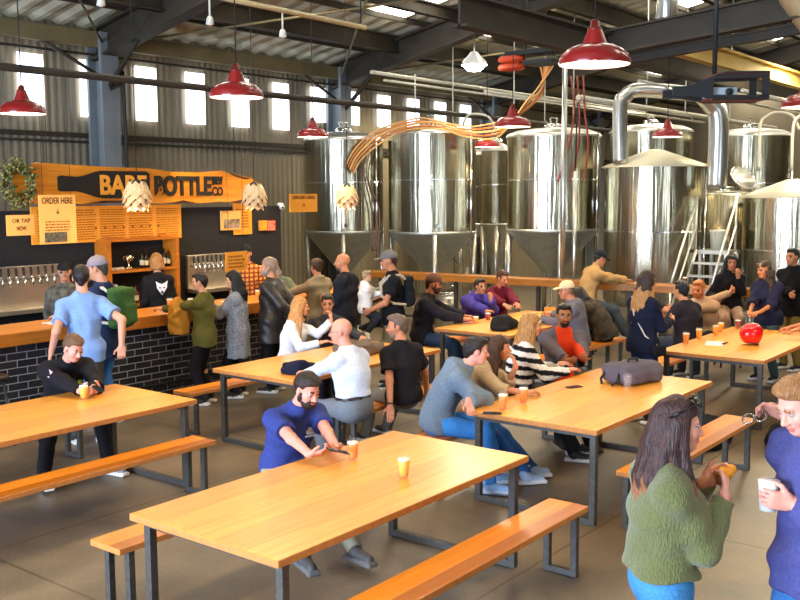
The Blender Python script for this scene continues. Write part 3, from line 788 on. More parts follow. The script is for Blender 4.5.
for x, y in ((18, 5), (21, 9), (25, 4), (18, 12.3)): lamp('SPOT', 'bay_and_fill_light', (x, y, 4.9), 420, (1, .88, .62), .3, ang=2.9, to=(x, y, 0))  # bare spots added to brighten the tank area, no lamp bodies
# ---------------------------------------------------------------- tables and benches
TL, TW, TH = 2.35, 1.16, .76
W_EDGE = mat('wood_edge', '#c07c3e', rough=.6, noise=.12, nscale=20)
def edge(o):
    o.data.materials.append(W_EDGE)
    for f in o.data.polygons:
        if abs(f.normal.z) < .5: f.material_index = 1
def make_table():
    r = empty('long_table'); tag(r, 'x', 'table', 'long wooden tables')
    m = MB(); m.box(0, TL, 0, TW, TH - .042, TH, bev=.006); edge(m.build('tabletop', W_TABLE, r))
    for x in (.09, TL - .09):
        m = MB(); m.box(x - .025, x + .025, .04, TW - .04, TH - .082, TH - .043); m.build('cross_rail', STEEL, r)
        for y in (.065, TW - .065):
            m = MB(); m.box(x - .025, x + .025, y - .025, y + .025, .05, TH - .082, bev=.003); m.build('leg', STEEL, r)
        m = MB(); m.box(x - .025, x + .025, .04, TW - .04, .001, .05, bev=.003); m.build('floor_bar', STEEL, r)
    return r
BL, BW, BH = 2.3, .29, .46
def make_bench():
    r = empty('bench'); tag(r, 'x', 'bench', 'long wooden benches')
    m = MB(); m.box(0, BL, 0, BW, BH - .04, BH, bev=.006); edge(m.build('seat', W_BENCH, r))
    for x in (.10, BL - .10):
        for y in (.045, BW - .045):
            m = MB(); m.box(x - .022, x + .022, y - .022, y + .022, .04, BH - .04, bev=.003); m.build('leg', STEEL, r)
        m = MB(); m.box(x - .022, x + .022, .02, BW - .02, .001, .04, bev=.003); m.build('floor_bar', STEEL, r)
    return r
T0 = make_table(); B0 = make_bench()
T0.location = (0, 0, -50); B0.location = (0, 0, -50)
TABLES = dict(A=(3.174, 3.235), B=(3.031, 6.427), C=(6.453, 6.305), D=(6.414, 3.185), E=(10.165, 3.158), F=(10.15, 6.22))
TLAB = dict(A='long wooden table in the foreground with a lone glass of yellow beer on it', B='long wooden table at the left edge, where the man in the black jacket sits',
            C='long wooden table holding a folded dark blue jacket near the bar', D='long wooden table with the grey backpack lying on its far side',
            E='long wooden table with the red helmet on it', F='long wooden table near the rail holding a black bag')
first = True
for k, (x, y) in TABLES.items():
    o = T0 if first else copy_tree(T0); first = False
    o.location = (x, y, 0); o['label'] = TLAB[k]
BENCH = [((3.34, 2.85), 'long bench in the near foreground along the front of the nearest table'),
         ((3.284, 4.65), 'bench behind the nearest table, its end showing at lower left, under the man in blue'),
         ((3.02, 6.13), 'empty bench at left in front of the black jacketed man\'s table'),
         ((3.07, 7.98), 'bench the man in the black jacket sits on, before the brick bar'),
         ((6.69, 5.83), 'bench carrying the man in the white shirt and the man in the black tee'),
         ((6.45, 7.80), 'bench beside the brick bar behind the table with the dark blue jacket'),
         ((6.50, 2.78), 'empty bench behind the woman in the green sweater'),
         ((6.42, 4.62), 'bench the man in the grey blue hoodie sits on'),
         ((10.35, 5.84), 'bench end sticking out right of the man in the orange tee'),
         ((10.2, 7.66), 'bench by the rail under the two people in purple and maroon'),
         ((10.2, 4.55), 'bench at the far side of the helmet table, under the black haired man'),
         ((10.3, 2.72), 'bench at the near side of the helmet table')]
for i, ((x, y), lb) in enumerate(BENCH):
    o = B0 if i == 0 else copy_tree(B0)
    o.location = (x, y, 0); o['label'] = lb
# ---------------------------------------------------------------- bar
BY = 9.42; BX1 = 11.42
r = empty('bar', (5, BY, 0)); tag(r, 'long bar with a thick wooden counter on a black brick front', 'bar')
def local(mb, root): bmesh.ops.transform(mb.bm, matrix=Matrix.Translation(-root.location), verts=mb.bm.verts[:]); return mb
m = MB(); m.box(0, BX1, BY, BY + .74, .93, 1.07, bev=.008); local(m, r).build('counter', W_BAR, r)
m = MB(); m.box(0, BX1 - .08, BY + .22, BY + .52, .001, .93); local(m, r).build('brick_front', BRICK, r)
m = MB(); m.tube([(0, BY + .1, .2), (BX1 - .1, BY + .1, .2)], .02, 8)
for x in np.arange(.5, BX1, 1.5): m.tube([(x, BY + .1, .2), (x, BY + .23, .2)], .012, 6)
local(m, r).build('foot_rail', mat('dark_rail', '#2a2a2a', rough=.4, metal=.7), r)
m = MB()
for x in (4.6, 5.2): m.box(x - .02, x + .02, BY + .12, BY + .16, .3, .93)
# drinking rail before the tanks (slightly skewed to the grid)
RA = Vector((13.98, 11.7, 0)); RB = Vector((14.72, 3.2, 0)); rd = (RB - RA); rl = rd.length
r = empty('drink_rail', RA, math.atan2(rd.y, rd.x)); tag(r, 'long wooden standing rail in front of the steel tanks', 'counter')
m = MB(); m.box(0, rl, -.17, .17, .95, 1.07, bev=.006); m.build('ledge', m_wood('rail_wood_x', '#cf8a3c', '#a5651f', planks=5), r)
for x in np.arange(.3, rl, 1.6):
    m = MB(); m.box(x - .03, x + .03, -.03, .03, .001, .95); m.build('post', STEEL, r)
m = MB(); m.box(.3, rl - .2, -.02, .02, .25, .29); m.build('lower_bar', STEEL, r)
# ---------------------------------------------------------------- stools
def stool(x, y, label, h=.72):
    r = empty('bar_stool', (x, y, 0), random.uniform(0, 1)); tag(r, label, 'stool', 'dark bar stools')
    m = MB(); m.lathe([(0, h - .035), (.16, h - .035), (.17, h - .02), (.165, h), (0, h)], n=24, cap=False); m.build('seat', mat('stool_seat', '#2b1d12', rough=.5), r)
    for k in range(4):
        a = PI / 4 + k * PI / 2; m = MB(); m.tube([(.11 * math.cos(a), .11 * math.sin(a), h - .04), (.2 * math.cos(a), .2 * math.sin(a), .002)], .014, 8); m.build('leg', BLACK, r)
    m = MB(); m.tube([(.172 * math.cos(a), .172 * math.sin(a), .25) for a in np.linspace(0, 2 * PI, 25)], .009, 6); m.build('foot_ring', BLACK, r)
    return r
stool(13.66, 7.0, 'dark stool at the rail under the man in the tan jacket')
stool(13.82, 6.1, 'empty dark stool right of the man in the tan jacket')
stool(13.78, 4.80, 'dark stool under the woman in beige trousers at the rail')
stool(5.0, 9.1, 'dark stool tucked at the brick bar far left, behind the man in the black jacket')
# ---------------------------------------------------------------- glasses
GLASS = mat('clear_glass', (.9, .92, .92), rough=.05, spec=.6); GLASS.node_tree.nodes['Principled BSDF'].inputs['Alpha'].default_value = .05
FOAM = mat('beer_foam', '#fff3dc', rough=.7)
BEERS = dict(amber=mat('beer_amber', '#e88c14', rough=.15, emit=None, coat=.3), yellow=mat('beer_yellow', '#ffb51e', rough=.2, coat=.3), red=mat('beer_red', '#a01818', rough=.15, coat=.3), dark=mat('beer_dark', '#5a2410', rough=.15, coat=.3))
def glass(x, y, z, kind, label, h=.135, r0=.030, r1=.040, fill=.8, group='glasses of beer on the tables'):
    r = empty('beer_glass' if kind else 'empty_glass', (x, y, z + .001)); tag(r, label, 'glass', group)
    m = MB(); m.lathe([(0, 0), (r0, 0), (r1, h * .75), (r1 * .96, h), (r1 * .93, h), (r1 * .95, h * .75), (r0 - .003, .008), (0, .008)], n=24, cap=False); m.build('glass_wall', GLASS, r)
    if kind:
        q = lambda t: r0 + (r1 - r0) * min(t / .75, 1) - .004
        m = MB(); m.lathe([(0, .01), (q(.08), .011), (q(fill * .8), h * fill * .8), (q(fill), h * fill), (0, h * fill)], n=24, cap=False); m.build('beer', BEERS[kind], r)
        m = MB(); m.lathe([(0, h * fill + .0005), (q(fill) , h * fill + .0005), (q(fill), h * (fill + .07)), (q(fill) * .6, h * (fill + .09)), (0, h * (fill + .095))], n=24, cap=False); m.build('foam', FOAM, r)
    return r
glass(4.63, 3.6, TH, 'yellow', 'glass of cloudy yellow beer standing alone on the nearest table')
glass(4.75, 4.12, TH, 'amber', 'amber beer glass beside the man in the blue tee')
glass(4.80, 7.22, TH, 'yellow', 'plastic cup of yellow beer before the man in the black jacket')
glass(6.58, 4.10, TH, 'amber', 'nearer of two amber beers before the woman resting her face on her hand', h=.15)
glass(6.90, 4.10, TH, 'amber', 'farther of two amber beers before the woman resting her face on her hand', h=.15)
glass(7.96, 3.66, TH, None, 'empty clear glass standing beside the grey backpack', group='empty glasses')
glass(10.72, 4.22, TH, 'amber', 'beer glass on the left corner of the helmet table, leftmost there', h=.15)
glass(11.61, 4.20, TH, 'yellow', 'yellow beer glass right behind the paper on the helmet table', h=.14)
glass(11.95, 4.26, TH, 'yellow', 'smallest looking yellow beer beside the red cup on the helmet table', h=.13)
glass(11.2, 4.25, TH, 'yellow', 'yellow beer glass by the elbow of the man with black hair', h=.14)
glass(12.4, 4.2, TH, 'red', 'red cup at the far side of the helmet table', h=.12)
glass(10.86, 7.2, TH, 'yellow', 'yellow beer left of the red drink on the table near the rail', h=.10)
glass(11.16, 7.2, TH, 'red', 'glass of red drink on the table near the rail', h=.12)
glass(11.6, 6.75, TH, 'red', 'small red drink before the man in the maroon hoodie', h=.11)
glass(7.85, 9.86, 1.07, 'amber', 'amber beer with white head on the bar beside the woman bartender', group='drinks on the bar')
glass(8.02, 9.66, 1.07, 'red', 'red drink on the bar before the woman in the olive sweater', group='drinks on the bar')
glass(8.22, 9.62, 1.07, 'red', 'second red drink on the bar, just left of the short haired woman\'s hand', h=.12, group='drinks on the bar')
glass(9.25, 9.72, 1.07, 'yellow', 'pale beer on the bar before the woman in the grey coat', group='drinks on the bar')
glass(9.8, 9.8, 1.07, 'yellow', 'yellow beer on the bar between the grey coat woman and the ponytailed man', group='drinks on the bar')
glass(11.15, 9.9, 1.07, 'amber', 'orange drink on the far end of the bar right of the bald man', h=.2, group='drinks on the bar')
for k, (q, lb) in enumerate((((14.12, 9.55), 'clear glass standing on the rail behind the purple puffer jacket'), ((14.5, 5.75), 'dark beer glass held at the rail near the stairs'))):
    glass(q[0], q[1], 1.07, 'dark' if k else None, lb, group='glasses on the rail')
# ---------------------------------------------------------------- small things on tables
def phone(x, y, z, rz, label, tilt=(0, 0), group=None):
    r = empty('phone', (x, y, z)); tag(r, label, 'phone', group); r.rotation_euler = (tilt[0], tilt[1], rz)
    m = MB(); m.box(-.036, .036, -.075, .075, 0, .008, bev=.003); m.build('phone_case', BLACK, r)
    m = MB(); m.box(-.032, .032, -.068, .068, .0082, .0088); m.build('screen', mat('phone_screen', (.02, .025, .03), rough=.1), r)
phone(6.42, 4.10, TH + .002, .5, 'black phone lying flat on the table before the man in the hoodie')
phone(7.75, 4.08, TH + .002, 1.2, 'dark phone on the table near the hands of the man in the orange tee')
def rumple(name, c, r, label, cat, col, h=.012, extra=(), amp=.012, group=None, part='cloth_body', fr=30):
    root = empty(name, (c[0], c[1], c[2])); tag(root, label, cat, group)
    S = SDF(h); S.ell((0, 0, r[2] * .4), (r[0], r[1], r[2] * (.8 if name == 'jacket' and c[2] > .5 and r[0] > r[2] else 1)), k=.03)
    if name == 'jacket':
        q = np.random.RandomState(int(c[0] * 10))
        for _ in range(12):
            a = q.uniform(0, 6.28); d = q.uniform(.3, .95); b_ = q.uniform(0, 3.1); S.cap((r[0] * d * math.cos(a), r[1] * d * math.sin(a), r[2] * q.uniform(.2, 1.0)), (r[0] * d * math.cos(a + .9), r[1] * d * math.sin(a + .9), r[2] * q.uniform(.2, 1.1)), .028, .02, k=.02)
    for (o, rr_) in extra: S.ell(o, rr_, k=.05)
    S.mesh(part, [cloth(col)], root, disp=folds(int(c[0] * 100), amp, fr), zmin=.002); return root
rumple('jacket', (6.80, 6.62, TH), (.18, .15, .09), 'dark navy jacket crumpled on the table by the bar', 'jacket', '#161c33', extra=(((.06, -.05, .05), (.12, .08, .06)),))
rumple('jacket', (8.02, 6.85, TH), (.36, .2, .11), 'quilted grey brown jacket lying on the table right of the bald man in white', 'jacket', '#6b5c50', extra=(((-.15, .05, .08), (.18, .15, .09)),))
rumple('handbag', (10.62, 6.62, TH), (.25, .15, .13), 'black leather bag on the table near the rail', 'bag', '#15161a', extra=(((-.16, -.05, .02), (.12, .1, .04)),), part='bag_body')
# grey backpack lying on table D
r = empty('backpack', (8.32, 3.78, TH), -.30); tag(r, 'big grey backpack lying on the middle table', 'backpack')
S = SDF(.01); S.box((0, 0, .095), (.27, .17, .09), rd=.06, k=.02); S.box((.0, -.16, .075), (.2, .035, .055), rd=.03, k=.03); S.mesh('bag_body', [cloth('#5b5560')], r, disp=folds(3, .006), zmin=.001)
S = SDF(.009); S.cap((-.2, -.12, .16), (.2, -.12, .165), .012, k=.01); S.mesh('zip_line', [mat('zip_black', (.02, .02, .02))], r)
m = MB(); m.tube([(-.07, 0, .17), (-.05, 0, .215), (.05, 0, .215), (.07, 0, .17)], .011, 8); m.build('handle', BLACK, r)
for sgn in (-1, 1): m = MB(); m.tube([(-.26, sgn * .08, .12), (-.31, sgn * .1, .05), (-.34, sgn * .06, .012)], .012, 8); m.build('strap', BLACK, r)
# red helmet
r = empty('helmet', (11.16, 3.62, TH), -.5); tag(r, 'glossy red motorcycle helmet on the right table', 'helmet')
S = SDF(.008); S.ell((0, 0, .125), (.145, .118, .13), k=.01, cuts=(((0, 0, .015), (0, 0, -1)),)); S.ell((0, 0, .11), (.12, .095, .125), k=.004, op='s', lab=1); S.box((.13, 0, .10), (.07, .10, .055), rd=.02, op='s', k=.008, lab=1)
S.mesh('shell', [mat('helmet_red', '#d30f12', rough=.12, coat=.6), BLACK], r)
S = SDF(.008); S.ell((-.005, 0, .115), (.118, .093, .118), k=.01, cuts=(((0, 0, .02), (0, 0, -1)), ((.075, 0, 0), (1, 0, 0)))); S.mesh('lining', [mat('helmet_lining', (.03, .03, .03), rough=.9)], r)
m = MB(); m.tube([(.02, .09, .03), (.05, .05, .006), (.05, -.05, .006), (.02, -.09, .03)], .007, 6); m.build('chin_strap', BLACK, r)
# paper & snack trays
def paper(x, y, z, rz, w, d, label, col='#f4efe6', group=None, z2=.004):
    r = tag(MB().box(-w / 2, w / 2, -d / 2, d / 2, 0, z2).build('paper_sheet', mat('paper' + col, col, rough=.8)), label, 'paper', group); r.location = (x, y, z + .001); r.rotation_euler = (0, 0, rz)
paper(10.98, 3.98, TH, .3, .3, .2, 'white crumpled paper on the helmet table near the amber beer')
tag(MB().box(10.93, 11.08, 3.86, 3.885, TH + .006, TH + .022, bev=.004).build('hot_dog', mat('snack_brown', '#8a3a16', rough=.5)), 'brown snack lying on the white paper', 'food')
paper(12.2, 3.95, TH, .1, .22, .2, 'white napkin at the far side of the helmet table')
def menu_card(x, y, z, rz, label, col='#d9923c'):
    r = MB().box(-.09, .09, -.006, .006, 0, .13).build('menu_card', mat('kraft' + col, col, rough=.8)); tag(r, label, 'menu card'); r.location = (x, y, z + .002); r.rotation_euler = (-.25, 0, rz)
menu_card(11.32, 6.62, TH, -.9, 'folded orange menu card on the table near the rail, left one')
menu_card(12.1, 6.75, TH, -.6, 'brown menu card held up near the man in the beige cap')
r = tag(MB().box(-.05, .05, -.04, .04, 0, .07, bev=.01).build('snack_bag', mat('bag_teal', '#3c8fa8', rough=.4, col2='#e8e2d0', noise=.5, nscale=12)), 'teal and white snack bag on the table near the rail', 'snack'); r.location = (11.15, 6.42, TH + .001)
# jug on the bar
r = empty('jug', (6.62, 9.75, 1.071)); tag(r, 'white lidded jug on the bar left of the man in the light blue shirt', 'jug')
m = MB(); m.lathe([(0, 0), (.085, 0), (.09, .03), (.09, .15), (.07, .185), (.062, .2), (0, .2)], n=24, cap=False); m.build('jug_body', mat('jug_white', '#e6e0c8', rough=.3, noise=.5, nscale=22, col2='#56603f'), r)
m = MB(); m.lathe([(0, .2), (.066, .2), (.066, .225), (.05, .235), (0, .235)], n=24, cap=False); m.build('lid', mat('jug_lid', '#d8d6cf', rough=.4), r)
m = MB(); m.tube([(.085, 0, .14), (.13, 0, .13), (.13, 0, .06), (.088, 0, .05)], .009, 8); m.build('handle', mat('jug_lid', '#d8d6cf'), r)
paper(6.2, 9.8, 1.07, .1, .25, .2, 'white sheet of paper on the bar left of the jug')
paper(8.9, 9.85, 1.07, .2, .35, .2, 'white sheet on the bar beneath the order sign')
# dark duffel bags under table E
rumple('duffel_bag', (9.35, 3.5, 0), (.42, .28, .2), 'black duffel bag on the floor before the helmet table', 'bag', '#14151b', h=.014, amp=.012, part='bag_body')
rumple('duffel_bag', (9.72, 2.72, 0), (.36, .24, .2), 'black bag on the floor beside the near corner of the helmet table', 'bag', '#101015', h=.014, amp=.012, part='bag_body')
# ---------------------------------------------------------------- things behind and above the bar
def text(name, s, x0, x1, z0, z1, y, m, parent, ext=.006, bold=.012):
    cu = bpy.data.curves.new(name, 'FONT'); cu.body = s; cu.extrude = ext; cu.offset = bold; cu.align_x = 'LEFT'; cu.space_line = .9
    o = bpy.data.objects.new(name, cu); COL.objects.link(o); cu.materials.append(m)
    bpy.context.view_layer.update()
    bb = [Vector(c) for c in o.bound_box]; ax, bx_ = min(c.x for c in bb), max(c.x for c in bb); ay, by_ = min(c.y for c in bb), max(c.y for c in bb)
    sx, sz = (x1 - x0) / (bx_ - ax), (z1 - z0) / (by_ - ay)
    P_ = parent.location if parent is not None else Vector()
    M = Matrix.Translation(Vector((x0 - ax * sx, y, z0 - ay * sz)) - P_) @ Matrix.Rotation(PI / 2, 4, 'X') @ Matrix.Diagonal((sx, sz, 1, 1))
    me = bpy.data.meshes.new_from_object(o); bpy.data.objects.remove(o); me.materials.clear(); me.materials.append(m)
    o = bpy.data.objects.new(name, me); COL.objects.link(o)
    if parent is not None: o.parent = parent
    o.matrix_local = M
    return o
LET = mat('letter_black', '#16130f', rough=.6)
SIGNORANGE = mat('letter_orange', '#f2a232', rough=.6)
r = empty('hanging_sign', (8.7, 11.28, 2.4)); tag(r, 'long live edge wooden sign with a black bottle and BARE BOTTLE lettering', 'sign')
top = [(6.62, 2.84), (6.95, 2.92), (7.9, 2.885), (8.69, 2.87), (9.1, 2.83), (9.6, 2.83), (10.0, 2.86), (10.35, 2.80), (10.62, 2.76), (10.78, 2.66)]
bot = [(10.84, 2.52), (10.6, 2.42), (10.35, 2.355), (10.0, 2.40), (9.6, 2.375), (9.2, 2.41), (8.9, 2.38), (8.2, 2.40), (7.6, 2.385), (7.2, 2.41), (6.62, 2.40)]
local(MB().prism(top + bot, 11.25, 11.30), r).build('plank', W_SIGN, r)
m = MB(); m.prism([(9.05, 2.38), (9.25, 2.425), (9.5, 2.38)], 11.244, 11.249); m.prism([(10.1, 2.385), (10.4, 2.42), (10.62, 2.43), (10.35, 2.365)], 11.244, 11.249); m.prism([(10.1, 2.85), (10.35, 2.79), (10.62, 2.75), (10.5, 2.73), (10.3, 2.77)], 11.244, 11.249)
m.prism([(7.6, 2.395), (7.9, 2.43), (8.5, 2.43), (8.65, 2.40)], 11.244, 11.249)
local(m, r).build('bark_edge', mat('bark', '#4d2c12', rough=.9, noise=.3), r)
m = MB(); m.prism([(7.22, 2.745), (7.26, 2.76), (7.50, 2.745), (7.62, 2.765), (7.78, 2.815), (7.86, 2.83), (8.60, 2.83), (8.66, 2.80), (8.66, 2.48), (8.61, 2.455), (7.9, 2.46), (7.80, 2.475), (7.62, 2.53), (7.50, 2.555), (7.26, 2.555), (7.22, 2.57)], 11.225, 11.25)
local(m, r).build('bottle_silhouette', LET, r)
text('lettering', 'BARE', 7.84, 8.60, 2.51, 2.775, 11.219, SIGNORANGE, r, ext=.005, bold=.03)
text('lettering', 'BOTTLE', 8.75, 9.79, 2.485, 2.775, 11.235, LET, r, ext=.012, bold=.035)
text('lettering', 'BREW', 9.81, 10.02, 2.65, 2.775, 11.24, LET, r, ext=.006, bold=.03)
text('lettering', 'CO', 9.81, 10.02, 2.485, 2.62, 11.24, LET, r, ext=.006, bold=.03)
for x in (7.1, 10.3):
    m = MB(); m.tube([(x, 11.28, 2.84), (x, 11.28, 4.03), (x, 11.22, 4.06)], .005, 6); local(m, r).build('hanger_cord', BLACK, r)
lamp('SPOT', 'sign_light', (9.3, 10.7, 3.3), 30, (1, .8, .5), .06, ang=1.2, to=(9.5, 11.3, 2.55))
# wreath of leaves and hops at the sign's left end
r = empty('wreath', (6.64, 11.19, 2.66)); tag(r, 'green hop wreath on the left end of the wooden sign', 'wreath')
rs = np.random.RandomState(4)
for nm, cnt, colr, rad in (('leaves', 230, '#6d7036', .035), ('flowers', 110, '#a3965c', .024)):
    m = MB()
    for _ in range(cnt):
        a = rs.uniform(0, 2 * PI); q = rs.normal(.20, .045); c = (math.cos(a) * q * .95, rs.normal(0, .03), math.sin(a) * q * 1.1)
        R_ = Matrix.Rotation(rs.uniform(0, 6), 4, rs.normal(0, 1, 3)); m.ico(c, rad * rs.uniform(.6, 1.2), 1, (1, .35 if nm == 'leaves' else .9, .6), R_)
    m.build(nm, mat('wreath_' + nm, colr, rough=.8, noise=.35, nscale=12), r)['kind'] = 'stuff'
m = MB(); m.tube([(.2 * math.cos(a), 0, .22 * math.sin(a)) for a in np.linspace(0, 2 * PI, 25)], .012, 6); m.build('ring', mat('twig', '#4a3620', rough=.9), r)
# ---- menu boards
BOARD = mat('orange_board', '#f2a02c', rough=.7, noise=.05, nscale=4)
BOARD2 = mat('pale_board', '#f6b864', rough=.7)
INK = mat('menu_ink', '#9c5712', rough=.8); INKD = mat('menu_ink_dark', '#5a3214', rough=.8)
def lines(m, x0, x1, z1, z0, y, n, seed, h=.5):
    rs = np.random.RandomState(seed); dz = (z1 - z0) / n
    for i in range(n):
        z = z1 - dz * (i + .5); x = x0
        while x < x1 - .01:
            w_ = rs.uniform(.012, .05); 
            if x + w_ > x1: break
            m.box(x, x + w_, y - .0015, y, z - dz * h / 2, z + dz * h / 2); x += w_ + .01
        
r = empty('menu_board', (8.4, 11.46, 2.0)); tag(r, 'wide orange menu board with five columns on the black wall', 'menu')
m = MB(); m.box(6.95, 9.37, 11.44, 11.48, 1.87, 2.36); local(m, r).build('board', BOARD, r)
for c in range(5):
    x0 = 7.0 + c * .475
    m = MB(); lines(m, x0 + .02, x0 + .43, 2.32, 1.9, 11.439, 13, 10 + c, .38); local(m, r).build('menu_text', INK, r)
m = MB()
for c in range(1, 5): m.box(6.98 + c * .475, 6.986 + c * .475, 11.437, 11.44, 1.9, 2.33)
m.box(7.0, 9.34, 11.437, 11.44, 2.20, 2.206); local(m, r).build('rule_line', BOARD2, r)
for c in range(8):
    m = MB(); cx_ = 7.9 + c * .15; m.prism([(cx_ - .02, 2.07), (cx_ + .02, 2.07), (cx_, 2.04)], 11.436, 11.439); local(m, r).build('arrow_mark', INKD, r)
for (x, z) in ((8.55, 2.31), (8.61, 2.31), (8.67, 2.31)):
    m = MB(); m.box(x, x + .03, 11.436, 11.439, z - .015, z + .015); local(m, r).build('check_mark', INKD, r)
def hang(name, x0, x1, z0, z1, y, m_, label, txt=(), lns=None, cord=None, seed=1, group=None):
    r = empty(name, ((x0 + x1) / 2, y, z0)); tag(r, label, 'sign', group)
    m = MB(); m.box(x0, x1, y, y + .012, z0, z1); local(m, r).build('board', m_, r)
    for (s, a, b, c, d) in txt: text('lettering', s, x0 + (x1 - x0) * a, x0 + (x1 - x0) * b, z0 + (z1 - z0) * c, z0 + (z1 - z0) * d, y - .003, INKD, r, ext=.001, bold=.01)
    if lns:
        m = MB(); lines(m, x0 + (x1 - x0) * lns[0], x0 + (x1 - x0) * lns[1], z0 + (z1 - z0) * lns[3], z0 + (z1 - z0) * lns[2], y - .0005, lns[4], seed); local(m, r).build('menu_text', INK, r)
    if cord:
        m = MB()
        for x in (x0 + .06, x1 - .06): m.tube([(x, y + .006, z1), (x, y + .006, cord)], .003, 5)
        local(m, r).build('cord', BLACK, r)
    return r
r = hang('order_sign', 6.54, 7.04, 1.92, 2.51, 10.6, BOARD2, 'pale ORDER HERE sign hanging at the left end of the menu board', txt=(('ORDER HERE', .08, .92, .82, .95), ('\u2193', .45, .55, .6, .72)), lns=(.15, .85, .25, .48, 4), cord=4.0)
m = MB(); m.box(6.60, 6.9, 10.592, 10.599, 1.94, 2.06); local(m, r).build('dark_label', mat('slate', '#33302a', rough=.7, noise=.5, nscale=40, col2='#77705a'), r)
hang('tap_sign', 6.20, 6.56, 2.03, 2.275, 10.75, BOARD2, 'small sign at far left half behind the ORDER HERE sign', txt=(('OR TAP', .2, .85, .62, .82), ('NOW', .35, .7, .25, .45)), cord=4.0)
hang('order_sign', 9.99, 10.56, 2.245, 2.505, 9.8, BOARD, 'orange ORDER HERE sign hanging right of the wooden sign beside the tank', txt=(('ORDER HERE', .08, .92, .72, .9), ('\u2193', .45, .55, .3, .5)), cord=4.0)
hang('order_sign', 8.665, 9.05, 1.48, 1.745, 9.7, BOARD, 'orange notice standing up before the bartender in the plaid shirt', lns=(.12, .88, .15, .85, 4), cord=3.9, seed=5)
hang('notice', 10.43, 10.82, 1.87, 2.36, 11.47, BOARD, 'tall orange notice on the black wall under the second hop lamp', txt=(('OPEN', .3, .7, .8, .88),), lns=(.15, .85, .2, .7, 6), seed=6) if False else hang('notice', 10.43, 10.82, 1.87, 2.36, 11.47, BOARD, 'tall orange notice on the black wall under the second hop lamp', lns=(.15, .85, .2, .85, 7), seed=6)
r = empty('picture', (10.37, 11.46, 2.1)); tag(r, 'orange framed picture left of the tall notice on the black wall', 'picture')
m = MB(); m.box(10.17, 10.56, 11.44, 11.49, 1.95, 2.25); local(m, r).build('frame', BOARD2, r)
m = MB(); m.box(10.20, 10.53, 11.43, 11.439, 1.98, 2.12); local(m, r).build('photo', mat('dark_photo', '#4a3a2c', rough=.6, noise=.6, nscale=12, col2='#b9a284'), r)
r = empty('notice', (11.1, 11.46, 2.0)); tag(r, 'small yellow and red notice near the right end of the black wall', 'sign')
m = MB(); m.box(10.98, 11.14, 11.45, 11.49, 1.92, 2.08); local(m, r).build('yellow_panel', BOARD, r); m = MB(); m.box(11.14, 11.33, 11.45, 11.49, 1.91, 2.08); local(m, r).build('red_panel', mat('notice_red', '#d0281c', rough=.6), r)
m = MB()
lines(m, 11.16, 11.32, 2.07, 1.92, 11.449, 7, 3); local(m, r).build('menu_text', mat('notice_pale', '#e9c9a0', rough=.7), r)
# security camera on the panel corner
r = empty('security_camera', (11.42, 11.42, 2.31)); tag(r, 'small white dome camera on the right corner of the black wall', 'camera')
m = MB(); m.lathe([(0, 0), (.05, 0), (.055, .03), (.03, .05), (0, .05)], n=20, cap=False); m.build('mount', mat('camera_white', '#e3e0da', rough=.4), r)
m = MB(); m.ico((0, -.03, -.02), .045, 2); m.build('dome', mat('camera_white', '#e3e0da'), r); m = MB(); m.ico((-.02, -.065, -.025), .02, 2); m.build('lens', BLACK, r)
# ---- hop shaped wooden lamps
HOPW = mat('hop_veneer', '#f2c890', rough=.5, noise=.08, nscale=8)
def hop_lamp(x, y, z, label):
    r = empty('hop_lamp', (x, y, z)); tag(r, label, 'lamp', 'hop shaped wooden lamps')
    m = MB(); H_ = .37
    rows = 6
    for j in range(rows):
        t = j / (rows - 1); zz = .155 - t * .25; rad = .16 * math.sin(PI * (.27 + .50 * t)) ** .9 + .004; n_ = 8
        for k in range(n_):
            a = 2 * PI * (k + .5 * (j % 2)) / n_; ww = PI / n_ * 1.12
            pts = []
            for (da, dz, dr) in ((-ww, 0, -.012), (0, .05, -.03), (ww, 0, -.010), (ww * .55, -.045, .012), (0, -.075, .026), (-ww * .55, -.045, .012)):
                q = rad + dr; pts.append(Vector((q * math.cos(a + da), q * math.sin(a + da), zz + dz)))
            out = [m.bm.verts.new(p) for p in pts]; c = m.bm.verts.new(sum(pts, Vector()) / 6 + Vector((math.cos(a), math.sin(a), 0)) * .012)
            inn = [m.bm.verts.new(p - Vector((math.cos(a), math.sin(a), 0)) * .004) for p in pts]
            for i in range(6):
                i2 = (i + 1) % 6; m._tag([m.bm.faces.new((out[i], out[i2], c)), m.bm.faces.new((out[i2], out[i], inn[i], inn[i2]))])
            m._tag([m.bm.faces.new(inn[::-1])])
    m.build('lamp_shade', HOPW, r)
    m = MB(); m.lathe([(.05, .19), (.11, .165), (.145, .09), (.145, .02), (.12, -.06), (.085, -.12)], n=28, cap=False); m.build('gap_shade_core', mat('hop_gap_shade', '#3a2412', rough=.7), r, recalc=False)  # added core; its dark brown stands for shade in gaps between the scales
    m = MB(); m.lathe([(0, .17), (.05, .17), (.05, .2), (.015, .23), (0, .23)], n=16, cap=False); m.build('socket_cap', BLACK, r)
    m = MB(); m.ico((0, 0, -.02), .03, 2); m.build('bulb', BULB, r)
    m = MB(); m.tube([(0, 0, .22), (0, 0, roofz(y) - .3 - z)], .005, 6); m.build('cord', BLACK, r)
    lamp('POINT', 'hop_light', (x, y, z - .12), 22, WARM, .08)
hop_lamp(7.44, 9.9, 2.47, 'leftmost hop shaped wooden lamp, hanging before the lettering BARE')
hop_lamp(9.39, 9.9, 2.45, 'middle hop shaped wooden lamp at the right end of the wooden sign')
hop_lamp(11.34, 9.9, 2.43, 'rightmost hop shaped wooden lamp, hanging before the first steel tank')
